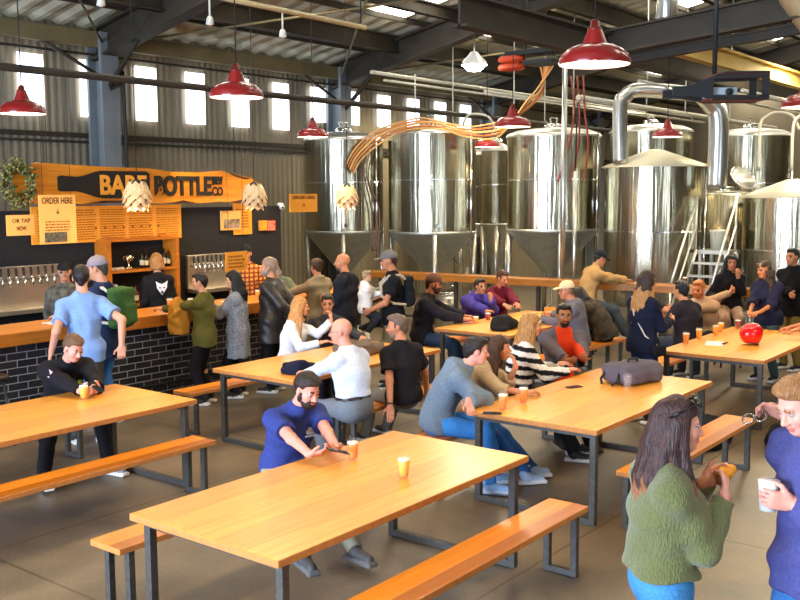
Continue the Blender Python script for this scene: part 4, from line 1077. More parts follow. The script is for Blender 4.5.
# ---- tap walls
BRUSH = mat('brushed_steel', (.66, .60, .50), rough=.36, metal=.9, noise=.08, nscale=30, stretch=(.1, 1, 4))
def taps(x0, x1, z0, z1, n, zt, label):
    r = empty('beer_tap_wall', ((x0 + x1) / 2, 11.45, z0)); tag(r, label, 'taps')
    m = MB(); m.box(x0, x1, 11.42, 11.49, z0, z1, bev=.005); local(m, r).build('steel_panel', BRUSH, r)
    m = MB(); m.box(x0, x1, 11.2, 11.45, z0 - .06, z0, bev=.005); local(m, r).build('drip_tray', BRUSH, r)
    for k in range(n):
        x = x0 + (x1 - x0) * (k + .7) / (n + .4)
        m = MB(); m.tube([(x, 11.42, zt), (x, 11.33, zt), (x, 11.31, zt - .02), (x, 11.305, zt - .09)], [.018, .018, .015, .010], 8); m.tube([(x, 11.335, zt + .01), (x, 11.34, zt + .04)], .01, 8)
        f = local(m, r).build('faucet', CHROME, r)
        m = MB(); m.tube([(x, 11.34, zt + .035), (x, 11.345, zt + .06), (x, 11.35, zt + .15)], [.008, .014, .018], 8); local(m, r).build('tap_handle', BLACK, r)
taps(4.2, 7.33, 1.08, 1.61, 30, 1.45, 'long steel tap wall with black handles at the far left behind the bar')
taps(9.45, 10.45, 1.1, 1.6, 11, 1.44, 'shorter steel tap wall right of the wooden shelf')
# ---- shelf behind the bar
r = empty('wall_shelf', (8.5, 11.49, 1.08)); tag(r, 'orange wooden shelf unit on the black wall behind the bar', 'shelf')
for a in ((7.90, 7.96, .9, 1.90), (9.06, 9.12, .9, 1.90)): m = MB(); m.box(a[0], a[1], 11.2, 11.49, a[2], a[3]); local(m, r).build('side_panel', W_SHELF, r)
for z in (.95, 1.44, 1.87): m = MB(); m.box(7.955, 9.065, 11.2, 11.49, z, z + .035); local(m, r).build('shelf_board', W_SHELF, r)
for x in (8.0, 8.95): m = MB(); m.box(x, x + .1, 11.4, 11.49, 1.905, 1.95); local(m, r).build('bracket', W_SHELF, r)
def bottle(x, z, label, col, h=.22, rd=.032, y=11.32, group='bottles on the wooden shelf', lab=None):
    r = empty('bottle', (x, y, z + .001)); tag(r, label, 'bottle', group)
    m = MB(); m.lathe([(0, 0), (rd, 0), (rd, h * .6), (rd * .35, h * .78), (rd * .33, h), (0, h)], n=16, cap=False); m.build('bottle_body', mat('bt' + col, col, rough=.2), r)
    m = MB(); m.lathe([(rd * 1.02, h * .18), (rd * 1.02, h * .48)], n=16, cap=False); m.build('paper_label', mat('lbl' + (lab or 'w'), lab or '#cfc4a2', rough=.7), r)
for i, (x, lb, c, h) in enumerate(((8.55, 'dark bottle beside the trophy on the upper shelf', '#1a0f0a', .24), (8.62, 'second dark bottle from the trophy on the upper shelf', '#241208', .22), (8.94, 'dark bottle just right of the skull on the shelf', '#15100c', .26), (9.01, 'black bottle at the right end of the upper shelf', '#0e0e0e', .22))): bottle(x, 1.475, lb, c, h)
for i, (x, lb, c) in enumerate(((8.3, 'pale jar shaped bottle on the lower shelf by the blonde bartender', '#bfb9a0'), (8.42, 'brown bottle on the lower shelf left of the blonde bartender', '#5a3014'), (9.0, 'pale bottle on the lower shelf right of the bartender', '#a9b0a0'))): bottle(x, .985, lb, c, .24, .045)
r = empty('trophy', (8.32, 11.32, 1.476)); tag(r, 'small silver and gold trophy cup on the shelf', 'trophy')
m = MB(); m.lathe([(0, 0), (.045, 0), (.045, .03), (.012, .04), (.012, .09), (.03, .11), (.055, .19), (.05, .19), (.02, .12), (0, .115)], n=20, cap=False); m.build('cup', mat('trophy_metal', (.85, .72, .45), rough=.2, metal=1), r)
for sgn in (-1, 1): m = MB(); m.tube([(sgn * .045, 0, .18), (sgn * .08, 0, .17), (sgn * .07, 0, .13), (sgn * .035, 0, .12)], .005, 6); m.build('handle', mat('trophy_metal', (.85, .72, .45)), r)
r = empty('skull', (8.8, 11.32, 1.476), -2.0); tag(r, 'white skull ornament on the upper shelf', 'ornament')
S = SDF(.006); S.ell((-.01, 0, .13), (.085, .068, .075), k=.02); S.ell((.045, 0, .065), (.04, .045, .05), k=.02); S.box((.04, 0, .025), (.035, .035, .02), rd=.012, k=.01)
for sg in (1, -1): S.ell((.078, sg * .028, .11), (.03, .018, .018), k=.006, op='s', lab=1)
S.ell((.09, 0, .075), (.02, .01, .014), op='s', k=.004, lab=1); S.mesh('skull_body', [mat('bone', '#e8e0cc', rough=.5), BLACK], r)
for k in range(3):
    o = tag(MB().lathe([(0, 0), (.05, 0), (.05, .02), (.03, .035), (0, .035)], n=16, cap=False).build('bottle_opener' if False else 'bowl', mat('pale_bowl', '#cfc2a8', rough=.5)), ['leftmost', 'middle', 'rightmost'][k] + ' of three small pale bowls left of the trophy', 'bowl', 'small bowls on the shelf'); o.location = (8.02 + .09 * k, 11.32, 1.476)
# ---------------------------------------------------------------- steel tanks
def m_tank():
    m, nt, b = _new('tank_steel'); L = nt.links; N = nt.nodes
    tc = N.new('ShaderNodeTexCoord'); sp = N.new('ShaderNodeSeparateXYZ'); L.new(tc.outputs['Object'], sp.inputs[0])
    at = N.new('ShaderNodeMath'); at.operation = 'ARCTAN2'; L.new(sp.outputs[1], at.inputs[0]); L.new(sp.outputs[0], at.inputs[1])
    cb = N.new('ShaderNodeCombineXYZ'); L.new(at.outputs[0], cb.inputs[0]); mz = N.new('ShaderNodeMath'); mz.operation = 'MULTIPLY'; mz.inputs[1].default_value = .03; L.new(sp.outputs[2], mz.inputs[0]); L.new(mz.outputs[0], cb.inputs[1])
    n = N.new('ShaderNodeTexNoise'); n.inputs['Scale'].default_value = 11; n.inputs['Detail'].default_value = 3; L.new(cb.outputs[0], n.inputs['Vector'])
    bp = N.new('ShaderNodeBump'); bp.inputs['Strength'].default_value = .5; bp.inputs['Distance'].default_value = .03; L.new(n.outputs['Fac'], bp.inputs['Height']); L.new(bp.outputs[0], b.inputs['Normal'])
    b.inputs['Base Color'].default_value = (.44, .40, .29, 1); b.inputs['Metallic'].default_value = 1; b.inputs['Roughness'].default_value = .22
    return m
TANK = m_tank()
TANKC = mat('cone_steel', (.50, .54, .50), rough=.42, metal=.9, noise=.12, nscale=8)
LIDM = mat('pale_lid', '#cfc4a6', rough=.5, metal=.35)
def tank(x, y, R, zt, zc, label, cone=True, lid=None, zb=.9, dome=.16, ports=True, group='steel fermenting tanks'):
    r = empty('brewing_tank', (x, y, 0)); tag(r, label, 'tank', group)
    m = MB(); m.lathe([(R, zc), (R, zt)], n=72, cap=False); m.build('shell', TANK, r); zm = zc + (zt - zc) * .52; m = MB(); m.lathe([(R, zm), (R + .004, zm + .004), (R + .004, zm + .02), (R, zm + .024)], n=72, cap=False, smooth=False); m.build('weld_band', CHROME, r)
    if lid == 'cone':
        m = MB(); m.lathe([(R + .06, zt - .01), (R + .06, zt + .015), (.14, zt + .30), (.06, zt + .315), (0, zt + .315)], n=48, cap=False); m.lathe([(R + .06, zt - .01), (0, zt - .01)], n=48, cap=False); m.build('conical_lid', LIDM, r)
    else:
        m = MB(); m.lathe([(R + .02, zt - .02), (R + .02, zt + .02), (R * .97, zt + .05), (R * .8, zt + dome * .7), (R * .5, zt + dome * .93), (.15, zt + dome), (0, zt + dome)], n=48, cap=False); m.build('dome', mat('dome_steel', (.72, .70, .62), rough=.32, metal=.85), r)
        m = MB(); m.lathe([(.16, zt + dome - .01), (.17, zt + dome + .05), (.12, zt + dome + .09), (0, zt + dome + .1)], n=24, cap=False); m.tube([(.1, 0, zt + dome + .08), (.14, 0, zt + dome + .19), (-.14, 0, zt + dome + .19), (-.1, 0, zt + dome + .08)], .014, 8); m.build('manway', CHROME, r)
    if cone:
        m = MB(); m.lathe([(R, zc), (R + .012, zc - .01), (R + .012, zc - .05), (R - .02, zc - .07), (.10, zb), (.07, zb - .05), (0, zb - .05)], n=48, cap=False); m.build('cone_bottom', TANKC, r)
        for k in range(4):
            a = PI / 4 + k * PI / 2 - .1; m = MB(); m.tube([((R - .04) * math.cos(a), (R - .04) * math.sin(a), zc + .05), ((R - .04) * math.cos(a), (R - .04) * math.sin(a), .002)], .05, 12); m.build('leg', mat('leg_steel', (.60, .57, .50), rough=.3, metal=.9), r)
        m = MB(); m.tube([(0, 0, zb), (0, 0, .35), (-.4, -.1, .3)], .03, 10); m.build('drain_pipe', CHROME, r)
    else:
        m = MB(); m.lathe([(R, zc), (R * .9, zc - .08), (0, zc - .12)], n=48, cap=False); m.build('base', TANKC, r)
        for k in range(4):
            a = PI / 4 + k * PI / 2; m = MB(); m.tube([((R - .1) * math.cos(a), (R - .1) * math.sin(a), zc - .04), ((R - .1) * math.cos(a), (R - .1) * math.sin(a), .002)], .05, 12); m.build('leg', mat('leg_steel', (.6, .57, .5)), r)
    if ports:
        a = PI + .75; m = MB()
        m.tube([(R * math.cos(a), R * math.sin(a), zc + .12), ((R + .07) * math.cos(a), (R + .07) * math.sin(a), zc + .12)], .035, 14); m.build('sample_port', CHROME, r)
        m = MB(); a = PI + 1.6; m.tube([((R + .04) * math.cos(a), (R + .04) * math.sin(a), zt + .05), ((R + .04) * math.cos(a), (R + .04) * math.sin(a), zc - .9)], .022, 8); m.build('side_pipe', CHROME, r)
    return r
tank(14.75, 12.95, .78, 3.56, 1.78, 'leftmost big steel tank, behind the rightmost hop lamp')
tank(15.55, 11.35, .86, 3.64, 1.77, 'second big steel tank from the left with orange hoses over its top')
tank(17.6, 11.2, .29, 3.4, 1.86, 'narrow steel tank between the second and third big tanks', ports=False)
tank(16.6, 9.25, .88, 3.56, 1.82, 'big steel tank with the tall steel post standing before it')
tank(16.75, 7.25, .89, 2.95, .55, 'steel brewing tank with a pale conical lid', cone=False, lid='cone', group='brewhouse tanks with pale lids')
tank(19.6, 8.6, .85, 3.75, 1.9, 'steel tank mostly hidden behind the one with the conical lid', ports=False)
tank(20.3, 6.72, .78, 3.62, 1.6, 'steel tank at the right behind the open round hatches')
tank(21.9, 5.5, .6, 3.7, 1.7, 'steel tank at the far right edge behind the others', ports=False)
tank(17.55, 5.05, .83, 2.40, .5, 'lower steel tank at the right edge with a pale conical lid', cone=False, lid='cone', group='brewhouse tanks with pale lids')
tank(19.1, 13.2, .7, 3.4, 1.8, 'steel tank far back between the first and second big tanks', ports=False)
# mash vessel with open round hatches, platform, stairs
r = empty('mash_vessel', (18.1, 6.5, 0)); tag(r, 'steel mash vessel with two open round hatches above the platform', 'tank')
m = MB(); m.lathe([(.58, .3), (.58, 2.42), (.5, 2.5), (0, 2.55)], n=48, cap=False); m.build('shell', TANK, r)
for (dx, dy, rot) in ((-.1, .22, .5), (.25, -.3, -.35)):
    m = MB(); M = Matrix.Translation((dx, dy, 2.75)) @ Matrix.Rotation(.9 + rot * .2, 4, 'X') @ Matrix.Rotation(rot, 4, 'Y')
    m.tube([(.26 * math.cos(a), .26 * math.sin(a), 0) for a in np.linspace(0, 2 * PI, 29)], .02, 8); bmesh.ops.transform(m.bm, matrix=M, verts=m.bm.verts[:]); h_ = m.build('hatch_ring', CHROME, r)
    m = MB(); m.lathe([(0, 0), (.24, 0), (.24, .01), (0, .03)], n=28, cap=False, M=M); m.build('hatch_lid', mat('dome_steel', (.72, .7, .62)), r)
m = MB(); m.lathe([(.2, 2.5), (.22, 2.58), (.2, 2.6), (0, 2.6)], n=28, cap=False); m.build('manway', CHROME, r)
r = empty('platform', (16.6, 6.0, 0)); tag(r, 'raised steel work platform beside the brewing tanks', 'platform')
ST = mat('pale_steel_rail', (.78, .76, .68), rough=.3, metal=.7)
def loc_t(m): return local(m, r)
m = MB(); m.box(16.38, 17.0, 5.75, 6.3, 1.44, 1.50); loc_t(m).build('deck', mat('deck_steel', (.5, .5, .45), rough=.5, metal=.6), r)
for (x, y) in ((16.42, 5.8), (16.42, 6.25), (16.96, 5.8), (16.96, 6.25)): m = MB(); m.box(x - .025, x + .025, y - .025, y + .025, .001, 1.44); loc_t(m).build('post', ST, r)
r = empty('stairs', (15.6, 6.0, 0)); tag(r, 'steep steel stairs with pale handrails up to the platform', 'stairs')
for (y0, nm) in ((6.30, 1), (5.62, 2)):
    m = MB(); m.tube([(15.25, y0, .05), (16.35, y0, 1.50)], .03, 8); loc_t(m).build('stringer', ST, r)
    m = MB(); m.tube([(15.25, y0, .95), (16.35, y0, 2.42)], .022, 8); loc_t(m).build('handrail', ST, r)
    m = MB(); m.tube([(15.25, y0, .5), (16.35, y0, 1.96)], .018, 8); loc_t(m).build('mid_rail', ST, r)
    for t in (.02, .98): m = MB(); x = 15.25 + 1.1 * t; z = .05 + 1.45 * t; m.tube([(x, y0, z), (x, y0, z + .9)], .02, 8); loc_t(m).build('baluster', ST, r)
for k in range(6): m = MB(); t = (k + 1) / 7; x = 15.25 + 1.1 * t; z = .05 + 1.45 * t; m.box(x - .1, x + .1, 5.64, 6.28, z - .015, z + .015); loc_t(m).build('tread', mat('deck_steel', (.5, .5, .45)), r)
r = empty('bucket', (16.8, 6.08, 1.501)); tag(r, 'white plastic bucket on the steel platform', 'bucket')
m = MB(); m.lathe([(0, 0), (.13, 0), (.15, .3), (.16, .31), (.16, .34), (0, .34)], n=24, cap=False); m.build('bucket_body', mat('bucket_white', '#d9d6bd', rough=.5), r); m = MB(); m.tube([(.16 * math.cos(a), 0, .3 - .15 * math.sin(a)) for a in np.linspace(0, PI, 11)], .004, 5); m.build('handle', STEEL, r)
# ---------------------------------------------------------------- posts, ducts, pipes
def pipe(name, pts, rad, m_, label=None, cat='pipe', group=None, n=14, smooth_n=0, kind=None):
    if smooth_n:
        P_ = [Vector(p) for p in pts]; out = []
        for i in range(len(P_) - 1):
            a, b, c, d = P_[max(i - 1, 0)], P_[i], P_[i + 1], P_[min(i + 2, len(P_) - 1)]
            for q in range(smooth_n):
                t = q / smooth_n; out.append(.5 * ((2 * b) + (-a + c) * t + (2 * a - 5 * b + 4 * c - d) * t * t + (-a + 3 * b - 3 * c + d) * t ** 3))
        out.append(P_[-1]); pts = out
    o = MB().tube(pts, rad, n).build(name, m_); return tag(o, label, cat, group, kind)
pipe('steel_post', [(14.72, 8.0, .001), (14.72, 8.0, 4.9)], .045, GALV, 'tall thick steel post before the third big tank', 'post')
pipe('steel_post', [(14.85, 7.85, .001), (14.85, 7.85, 2.86)], .032, GALV, 'shorter thin steel post right of the tall one', 'post')
pipe('cable', [(14.85, 7.85, 2.86), (14.85, 7.83, 4.0)], .012, BLACK, 'thin black cable hanging above the shorter steel post', 'cable')
D1 = pipe('vent_duct', [(15.95, 7.55, 3.0), (16.0, 7.6, 3.95), (16.07, 7.55, 4.16), (16.25, 7.35, 4.28), (16.7, 6.6, 4.2), (17.0, 6.2, 4.15)], .13, GALV, 'shiny round duct bending over the tank with the conical lid', 'duct', n=20, smooth_n=8)
D2 = pipe('vent_duct', [(16.2, 6.35, 4.25), (16.45, 6.15, 4.0), (16.55, 6.05, 3.7), (16.55, 6.05, 2.55)], .17, GALV, 'thick shiny duct coming down right of the conical lid', 'duct', n=20, smooth_n=8)
pipe('vent_duct', [(15.1, 6.4, 6.6), (15.1, 6.4, 4.45)], .17, GALV, 'vertical shiny duct dropping from the roof at upper right', 'duct', n=20)
pipe('vent_duct', [(12.3, 3.9, 5.9), (12.6, 3.7, 4.9), (13.0, 3.0, 4.0), (13.3, 2.4, 3.5)], .2, mat('wrapped_duct', '#a58f6a', rough=.6, metal=.3), 'fat brown duct at the top right corner', 'duct', n=24, smooth_n=6)
pipe('vent_duct', [(12.9, 11.5, 4.15), (25, 4.0, 4.25)], .13, GALV, 'long round duct crossing high above the tanks', 'duct', n=20) if False else None
WHP = mat('white_pipe', '#c9c2ab', rough=.45, metal=.2)
for i, (y, z, rad, lb) in enumerate(((11.6, 4.72, .035, 'upper pale pipe running along above the left tanks'), (11.3, 4.55, .022, 'thin pale pipe just under the upper one above the tanks'), (9.9, 4.35, .028, 'pale pipe running above the third big tank'), (8.0, 4.12, .05, 'thick pale pipe running right above the conical lid'), (6.9, 4.32, .025, 'thin pale pipe at the right above the brewhouse'), (5.2, 4.05, .03, 'pale pipe above the rightmost tanks'))):
    pipe('overhead_pipe', [(14.0 if i < 2 else 15.2, y, z), (26, y, z)], rad, WHP, lb, 'pipe', 'pale overhead pipes', n=10)
rsq = np.random.RandomState(11)
k = 0
for (x, y) in ((15.2, 11.5), (16.4, 11.45), (17.4, 9.9), (18.0, 8.0), (18.6, 9.9), (19.5, 6.9), (20.5, 5.2), (17.2, 6.9), (16.3, 9.95)):
    lbs = ('first', 'second', 'third', 'fourth', 'fifth', 'sixth', 'seventh', 'eighth', 'ninth')
    pipe('drop_pipe', [(x, y, 4.78 if k == 0 else roofz(y) - .1), (x, y, 3.95), (x + .12, y - .1, 3.8)], .012, WHP, 'thin pale drop pipe hanging above the steel tanks', 'pipe', 'thin drop pipes above the tanks', n=8); k += 1
# dark pipe at the left by the window wall, white arched pipes by the tanks at right
for i, (x, y) in enumerate(((19.2, 6.2), (19.6, 5.7), (20.1, 5.2))):
    pipe('arched_pipe', [(x, y, 2.9), (x, y, 3.75), (x + .1, y - .1, 3.95), (x + .3, y - .25, 4.02), (x + .5, y - .45, 3.95), (x + .6, y - .55, 3.7)], .03, WHP, ['left', 'middle', 'right'][i] + ' one of the three pale arched pipes at the right', 'pipe', 'arched pipes over the right tanks', smooth_n=6)
pipe('arched_pipe', [(15.9, 10.9, 3.7), (15.85, 10.7, 4.0), (15.95, 10.3, 3.95), (16.1, 10.2, 3.6)], .022, WHP, 'small arched pipe on top of the second tank', 'pipe', smooth_n=6)
pipe('down_pipe', [(9.99, 13.9, 4.25), (10.15, 13.9, 4.32), (10.25, 13.9, 4.25), (10.25, 13.9, .001)], .03, BLACK, 'black bent pipe running down the wall right of the grey column', 'pipe', smooth_n=4)
HOSE = mat('orange_hose', '#cf7a35', rough=.5); HOSE2 = mat('amber_hose', '#dba25a', rough=.45)
hn = ('lowest', 'second', 'third', 'fourth', 'highest')
for i in range(5):
    o = (i - 2) * .045
    j = lambda a: rsq.uniform(-a, a)
    pipe('hose', [(14.12, 12.25 + o, 2.95 + o), (14.2, 12.1 + o, 3.25 + o), (14.5, 11.8 + o + j(.04), 3.6 + o), (14.7 + o, 11.2, 3.79 + o * 1.2), (14.7 + j(.04), 10.6 + o, 3.76 + o + j(.03)), (14.95, 10.15, 3.62 + o), (15.15, 9.7, 3.62 + o * 1.5), (15.2 + o, 9.35, 3.75 + o), (15.2 + o, 9.0, 4.05 + j(.05)), (15.25 + o, 8.75, 4.35 + j(.05)), (15.3, 8.65 + o * 2, 4.8)], .017 if i != 2 else .024, HOSE if i % 2 else HOSE2, hn[i] + ' hose of the orange bundle draped over the tanks', 'hose', 'orange hoses draped over the tanks', n=8, smooth_n=6)
for i in range(4):
    o = i * .05
    pipe('hose', [(14.55 + o * .3, 12.15 - o, 3.45), (14.3, 12.1 - o, 2.9 + rsq.uniform(-.1, .1)), (14.35 + o, 12.0 - o, 2.2), (14.4, 11.95 - o, 1.4)], .014, mat('brown_hose', '#6e5240', rough=.5), ['leftmost', 'second', 'third', 'rightmost'][i] + ' brown hose hanging down between the two left tanks', 'hose', 'brown hoses between the left tanks', n=8, smooth_n=6)
for i in range(3):
    pipe('hose', [(15.3, 8.2 - i * .12, 4.5), (15.35, 8.15 - i * .1, 3.9), (15.5, 8.35 - i * .2, 3.3), (15.62, 8.6 - i * .25, 2.7)], .018, mat('red_hose', '#9c4a36', rough=.5), ['left', 'middle', 'right'][i] + ' reddish hose hanging before the third big tank', 'hose', 'reddish hoses at the third tank', n=8, smooth_n=6)
# hose reel of red coils hung from the beam
r = empty('hose_reel', (14.3, 8.5, 4.72)); tag(r, 'red coiled hose reel hung under the beam at top centre', 'reel')
m = MB()
for q in range(2): m.tube([(.12 * math.sin(a) - .1, .2 * math.cos(a) + .22, -.13 * q) for a in np.linspace(0, 2 * PI, 25)], .05, 8)
m.build('coil', mat('reel_red', '#c0401c', rough=.5), r); m = MB(); m.box(-.2, .25, -.6, .3, .05, .12); m.box(-.2, .25, -.6, -.05, -.12, -.06); m.build('frame', BLACK, r)
m = MB(); m.tube([(0, 0, .05), (0, 0, 1.1)], .015, 6); m.build('hanger', BLACK, r)
# ---------------------------------------------------------------- bottle shaped projector box
r = empty('projector_box', (8.62, 3.2, 3.31)); tag(r, 'black bottle shaped wooden box hanging from the ceiling around a projector', 'projector box')
a_ = Vector((8.36, 3.52, 0)); b_ = Vector((8.88, 2.86, 0)); dd_ = (b_ - a_).normalized(); LN = (b_ - a_).length; az = math.atan2(dd_.y, dd_.x)
def bot_prof(hw): return [(0, -.035), (0, .035), (LN * .2, .045), (LN * .42, .13), (LN * .55, .165), (LN, .17), (LN, -.06 - .02), (LN * .5, -.08), (LN * .3, -.06), (LN * .2, -.04)]
BM = Matrix.Rotation(az, 4, 'Z'); off = a_ - r.location; off.z = .07
for d in (-.17, .14):
    m = MB(); P_ = bot_prof(0)
    # side plates cut out in the middle: outline ring
    outer = P_; inner = [(LN * .46, .10), (LN * .93, .12), (LN * .93, -.035), (LN * .46, -.035)]
    vo = outer
    def ring(y0, y1):
        m.prism([outer[0], outer[1], outer[2], (LN * .2, -.04)], y0, y1); m.prism([outer[2], outer[3], (LN * .42, -.07), (LN * .2, -.04)], y0, y1)
        m.prism([(LN * .42, .13), (LN * .55, .165), (LN, .17), (LN, .12), (LN * .42, .105)], y0, y1); m.prism([(LN * .42, -.035), (LN, -.035), (LN, -.08), (LN * .42, -.08)], y0, y1); m.prism([(LN * .93, .13), (LN, .13), (LN, -.05), (LN * .93, -.05)], y0, y1)
    ring(d, d + .03); m.build('side_panel', BLACK, r); 
    o_ = r.children[-1]; o_.matrix_local = Matrix.Translation(off) @ BM
m = MB(); m.box(LN * .4, LN, -.17, .17, -.075, -.055); m.box(LN * .45, LN, -.17, .17, .135, .15); o_ = m.build('shelf_board', mat('box_inner', '#6b2f1c', rough=.6), r); o_.matrix_local = Matrix.Translation(off) @ BM
m = MB(); m.tube([(0, 0, .2), (0, 0, 1.9)], .022, 10); m.build('pole', BLACK, r)
r = empty('projector', r.location + Vector((.03, -.03, .022)) , az); tag(r, 'pale projector inside the bottle shaped box', 'projector')
m = MB(); m.box(-.11, .13, -.12, .12, .0, .085, bev=.012); m.build('projector_body', mat('projector_pale', '#aebbc0', rough=.4), r); m = MB(); m.lathe([(0, 0), (.03, 0), (.03, .03), (0, .03)], n=16, cap=False, M=Matrix.Translation((.05, -.12, .045)) @ Matrix.Rotation(PI / 2, 4, 'X')); m.build('lens', BLACK, r)
# ---------------------------------------------------------------- track light bars
r = empty('track_light_bar', (9.9, 10.6, 4.9)); tag(r, 'long cream conduit with small spot lamps under the roof at upper left', 'track light')
m = MB(); m.tube([(6.2, 9.3, 4.93), (11.1, 9.3, 4.90)], .035, 8); local(m, r).build('conduit', CREAM, r)
for x in (6.6, 8.15, 9.4):
    m = MB(); m.tube([(x, 9.3, 4.9), (x, 9.3, 4.66)], .012, 6); m.lathe([(0, 0), (.05, .02), (.04, .09), (.02, .12), (0, .12)], c=(x, 9.3, 4.55), n=16, cap=False); local(m, r).build('spot_lamp', mat('spot_white', '#d8d4c4', rough=.4), r)
m = MB()
for x in (6.3, 8.6, 11.0): m.tube([(x, 9.3, 4.95), (x, 9.3, roofz(9.3))], .01, 6)
local(m, r).build('hanger', BLACK, r)
# kegs and equipment behind the rail
for i, (x, y) in enumerate(((14.75, 10.4), (15.2, 10.05), (14.95, 9.2), (15.3, 8.1))):
    o = empty('keg', (x, y, 0)); tag(o, ['steel keg standing behind the rail, leftmost', 'steel keg behind the rail by the second tank', 'steel keg behind the rail behind the purple jacket', 'steel keg behind the rail near the steel posts'][i], 'keg', 'steel kegs behind the rail')
    m = MB(); m.lathe([(0, .002), (.19, .002), (.2, .05), (.2, .2), (.21, .22), (.2, .24), (.2, .4), (.21, .42), (.2, .44), (.2, .56), (.17, .6), (0, .6)], n=28, cap=False); m.build('keg_body', mat('keg_steel', (.66, .66, .6), rough=.3, metal=.9), o)
    m = MB(); m.tube([(.17 * math.cos(a), .17 * math.sin(a), .64) for a in np.linspace(0, 2 * PI, 25)], .012, 6); m.tube([(.17, 0, .58), (.17, 0, .64)], .012, 6); m.tube([(-.17, 0, .58), (-.17, 0, .64)], .012, 6); m.build('handle_ring', CHROME, o)
# ---------------------------------------------------------------- the guests and bar staff
def stripes(q, lab, V): return np.where(np.abs(q[:, 1]) < 9, ((q[:, 2] * 11) % 1 > .5).astype(int), lab)
def open_front(q, lab, V): return np.where((q[:, 0] > .02) & (np.abs(q[:, 1]) < .085 + .10 * np.clip(.1 - q[:, 2], 0, .2)), 1, 0)
def plaid(q, lab, V): return (((q[:, 2] * 16) % 1 > .62) | ((q[:, 1] * 16) % 1 > .62)).astype(int)
def H(x, y, z, **k): return dict(at=(x, y, z), **k)
PHF = dict(n=(0, 0, 1), curl=.7)
# --- far side: behind the bar
bt4 = person('bartender in a dark beanie and grey patterned jacket behind the bar at left', (6.88, 10.65, .90), 235, h=.009, s=.97, top='#34342e', topmats=[mat('camo', '#2a2a28', rough=.9, noise=.6, nscale=14, col2='#6d6a5c')], hair='short', cap='#1c1c20', skin_c='#b98468', legs='#1a1a1a')
bt5 = person('dark blond bartender in a black jacket with a white animal head on its back', (8.26, 10.6, .93), 68, h=.009, s=.975, female=True, top='#17171a', loose=.02, hair='bob', hair_c='#9a6a34', legs='#16161a', head=(10, 8, 0), skin_c='#c79a78')
bt8 = person('bartender in a dark cap and orange plaid shirt behind the upright notice', (9.95, 10.65, .95), 215, h=.009, s=1.02, top='#e0862e', topmats=[cloth('#e8a24a'), cloth('#8c3a22')], relabel=plaid, hair='short', cap='#1d2026', skin_c='#c08a64', legs='#222222', lean=8)
# --- standing along the bar
b2 = person('man in a light blue short sleeved shirt standing with his back turned at the bar', (5.68, 8.50, .97), 66, h=.009, s=1.03, top='#7f9fd6', loose=.018, hem=.12, sleeves='short', hair='short', hair_c='#17120f', skin_c='#d79a7c', legs='#46413c', head=(-12, 5, 0), hands=(H(5.38, 8.62, .96), H(5.88, 8.16, 1.0, n=(-.6, -.6, 0), curl=.9)), shoes='#2a2a2a')
b3 = person('tall man in a navy jacket, blue jeans and grey cap beside the green backpack', (6.26, 8.98, .985), 108, h=.009, s=1.065, top='#22304f', loose=.026, hem=.2, hair='short', hair_c='#3a3330', cap='#8a8088', skin_c='#c48a68', legs='#3a6ba6', head=(18, 8, 0), hands=(H(6.0, 9.55, 1.13, n=(0, 0, -1), dir=(-.2, 1, 0)), H(6.35, 9.55, 1.13, n=(0, 0, -1), dir=(0, 1, 0))))
b6 = person('woman with very short dark hair in an olive sweater at the bar', (7.62, 8.93, .85), 118, h=.009, s=.905, female=True, top='#5d5a2c', loose=.022, hem=.14, sleeves='long', hair='short', hair_c='#1f1210', skin_c='#d39a78', legs='#18161a', head=(15, 3, 0), hands=(H(7.25, 9.42, 1.13, dir=(-.2, 1, 0), n=(0, 0, -1)), H(7.62, 9.48, 1.13, dir=(0, 1, 0), n=(0, 0, -1))))
b7 = person('woman with long black hair in a grey tweed coat at the bar', (8.12, 8.9, .845), 122, h=.009, s=.90, female=True, top='#8d93a0', topmats=[mat('tweed', '#a3a7ae', rough=.95, noise=.5, nscale=60, col2='#5f6470', bump=.4, bscale=60)], loose=.03, hem=.36, hair='long', hair_len=.26, hair_c='#0e0b0c', skin_c='#d8a684', legs='#131216', head=(10, 8, 0), hands=(H(7.83, 9.2, 1.08, dir=(-.5, .8, .2), n=(1, 0, 0), curl=.8), H(8.05, 9.3, 1.10, dir=(-.4, .9, .1), n=(-1, 0, 0), curl=.8)))
b9 = person('man with a grey ponytail in a dark leather coat, hands clasped behind his back', (8.62, 8.78, .925), 112, h=.009, s=.97, fat=1.2, top='#2c2523', topmats=[mat('leather', '#2e2826', rough=.42, noise=.2, nscale=20, bump=.5, bscale=10)], loose=.034, hem=.27, hair='ponytail', hair_c='#9a7f66', skin_c='#cf9068', legs='#17171b', head=(20, 0, 0), beard='#9a8878', hands=(H(8.70, 8.46, .98, pole=(-1, -.4, -.3), dir=(.8, .1, -.5), n=(.3, -1, 0), curl=.8), H(8.78, 8.46, .95, pole=(1, .2, -.3), dir=(-.7, -.2, -.5), n=(.3, -1, 0), curl=.8)), collar=.06)
b10 = person('woman with pinned up brown hair in a tan sweater leaning on the bar end', (9.76, 9.05, .87), 84, h=.010, s=.93, female=True, top='#a08e70', loose=.026, hem=.16, hair='bun', hair_c='#4a3222', skin_c='#c99070', legs='#94836a', head=(-5, 8, 0), glasses=False, hands=(H(9.55, 9.55, 1.13, n=(0, 0, -1), dir=(-.3, 1, 0)), H(10.05, 9.5, 1.13, n=(0, 0, -1), dir=(.2, 1, 0))))
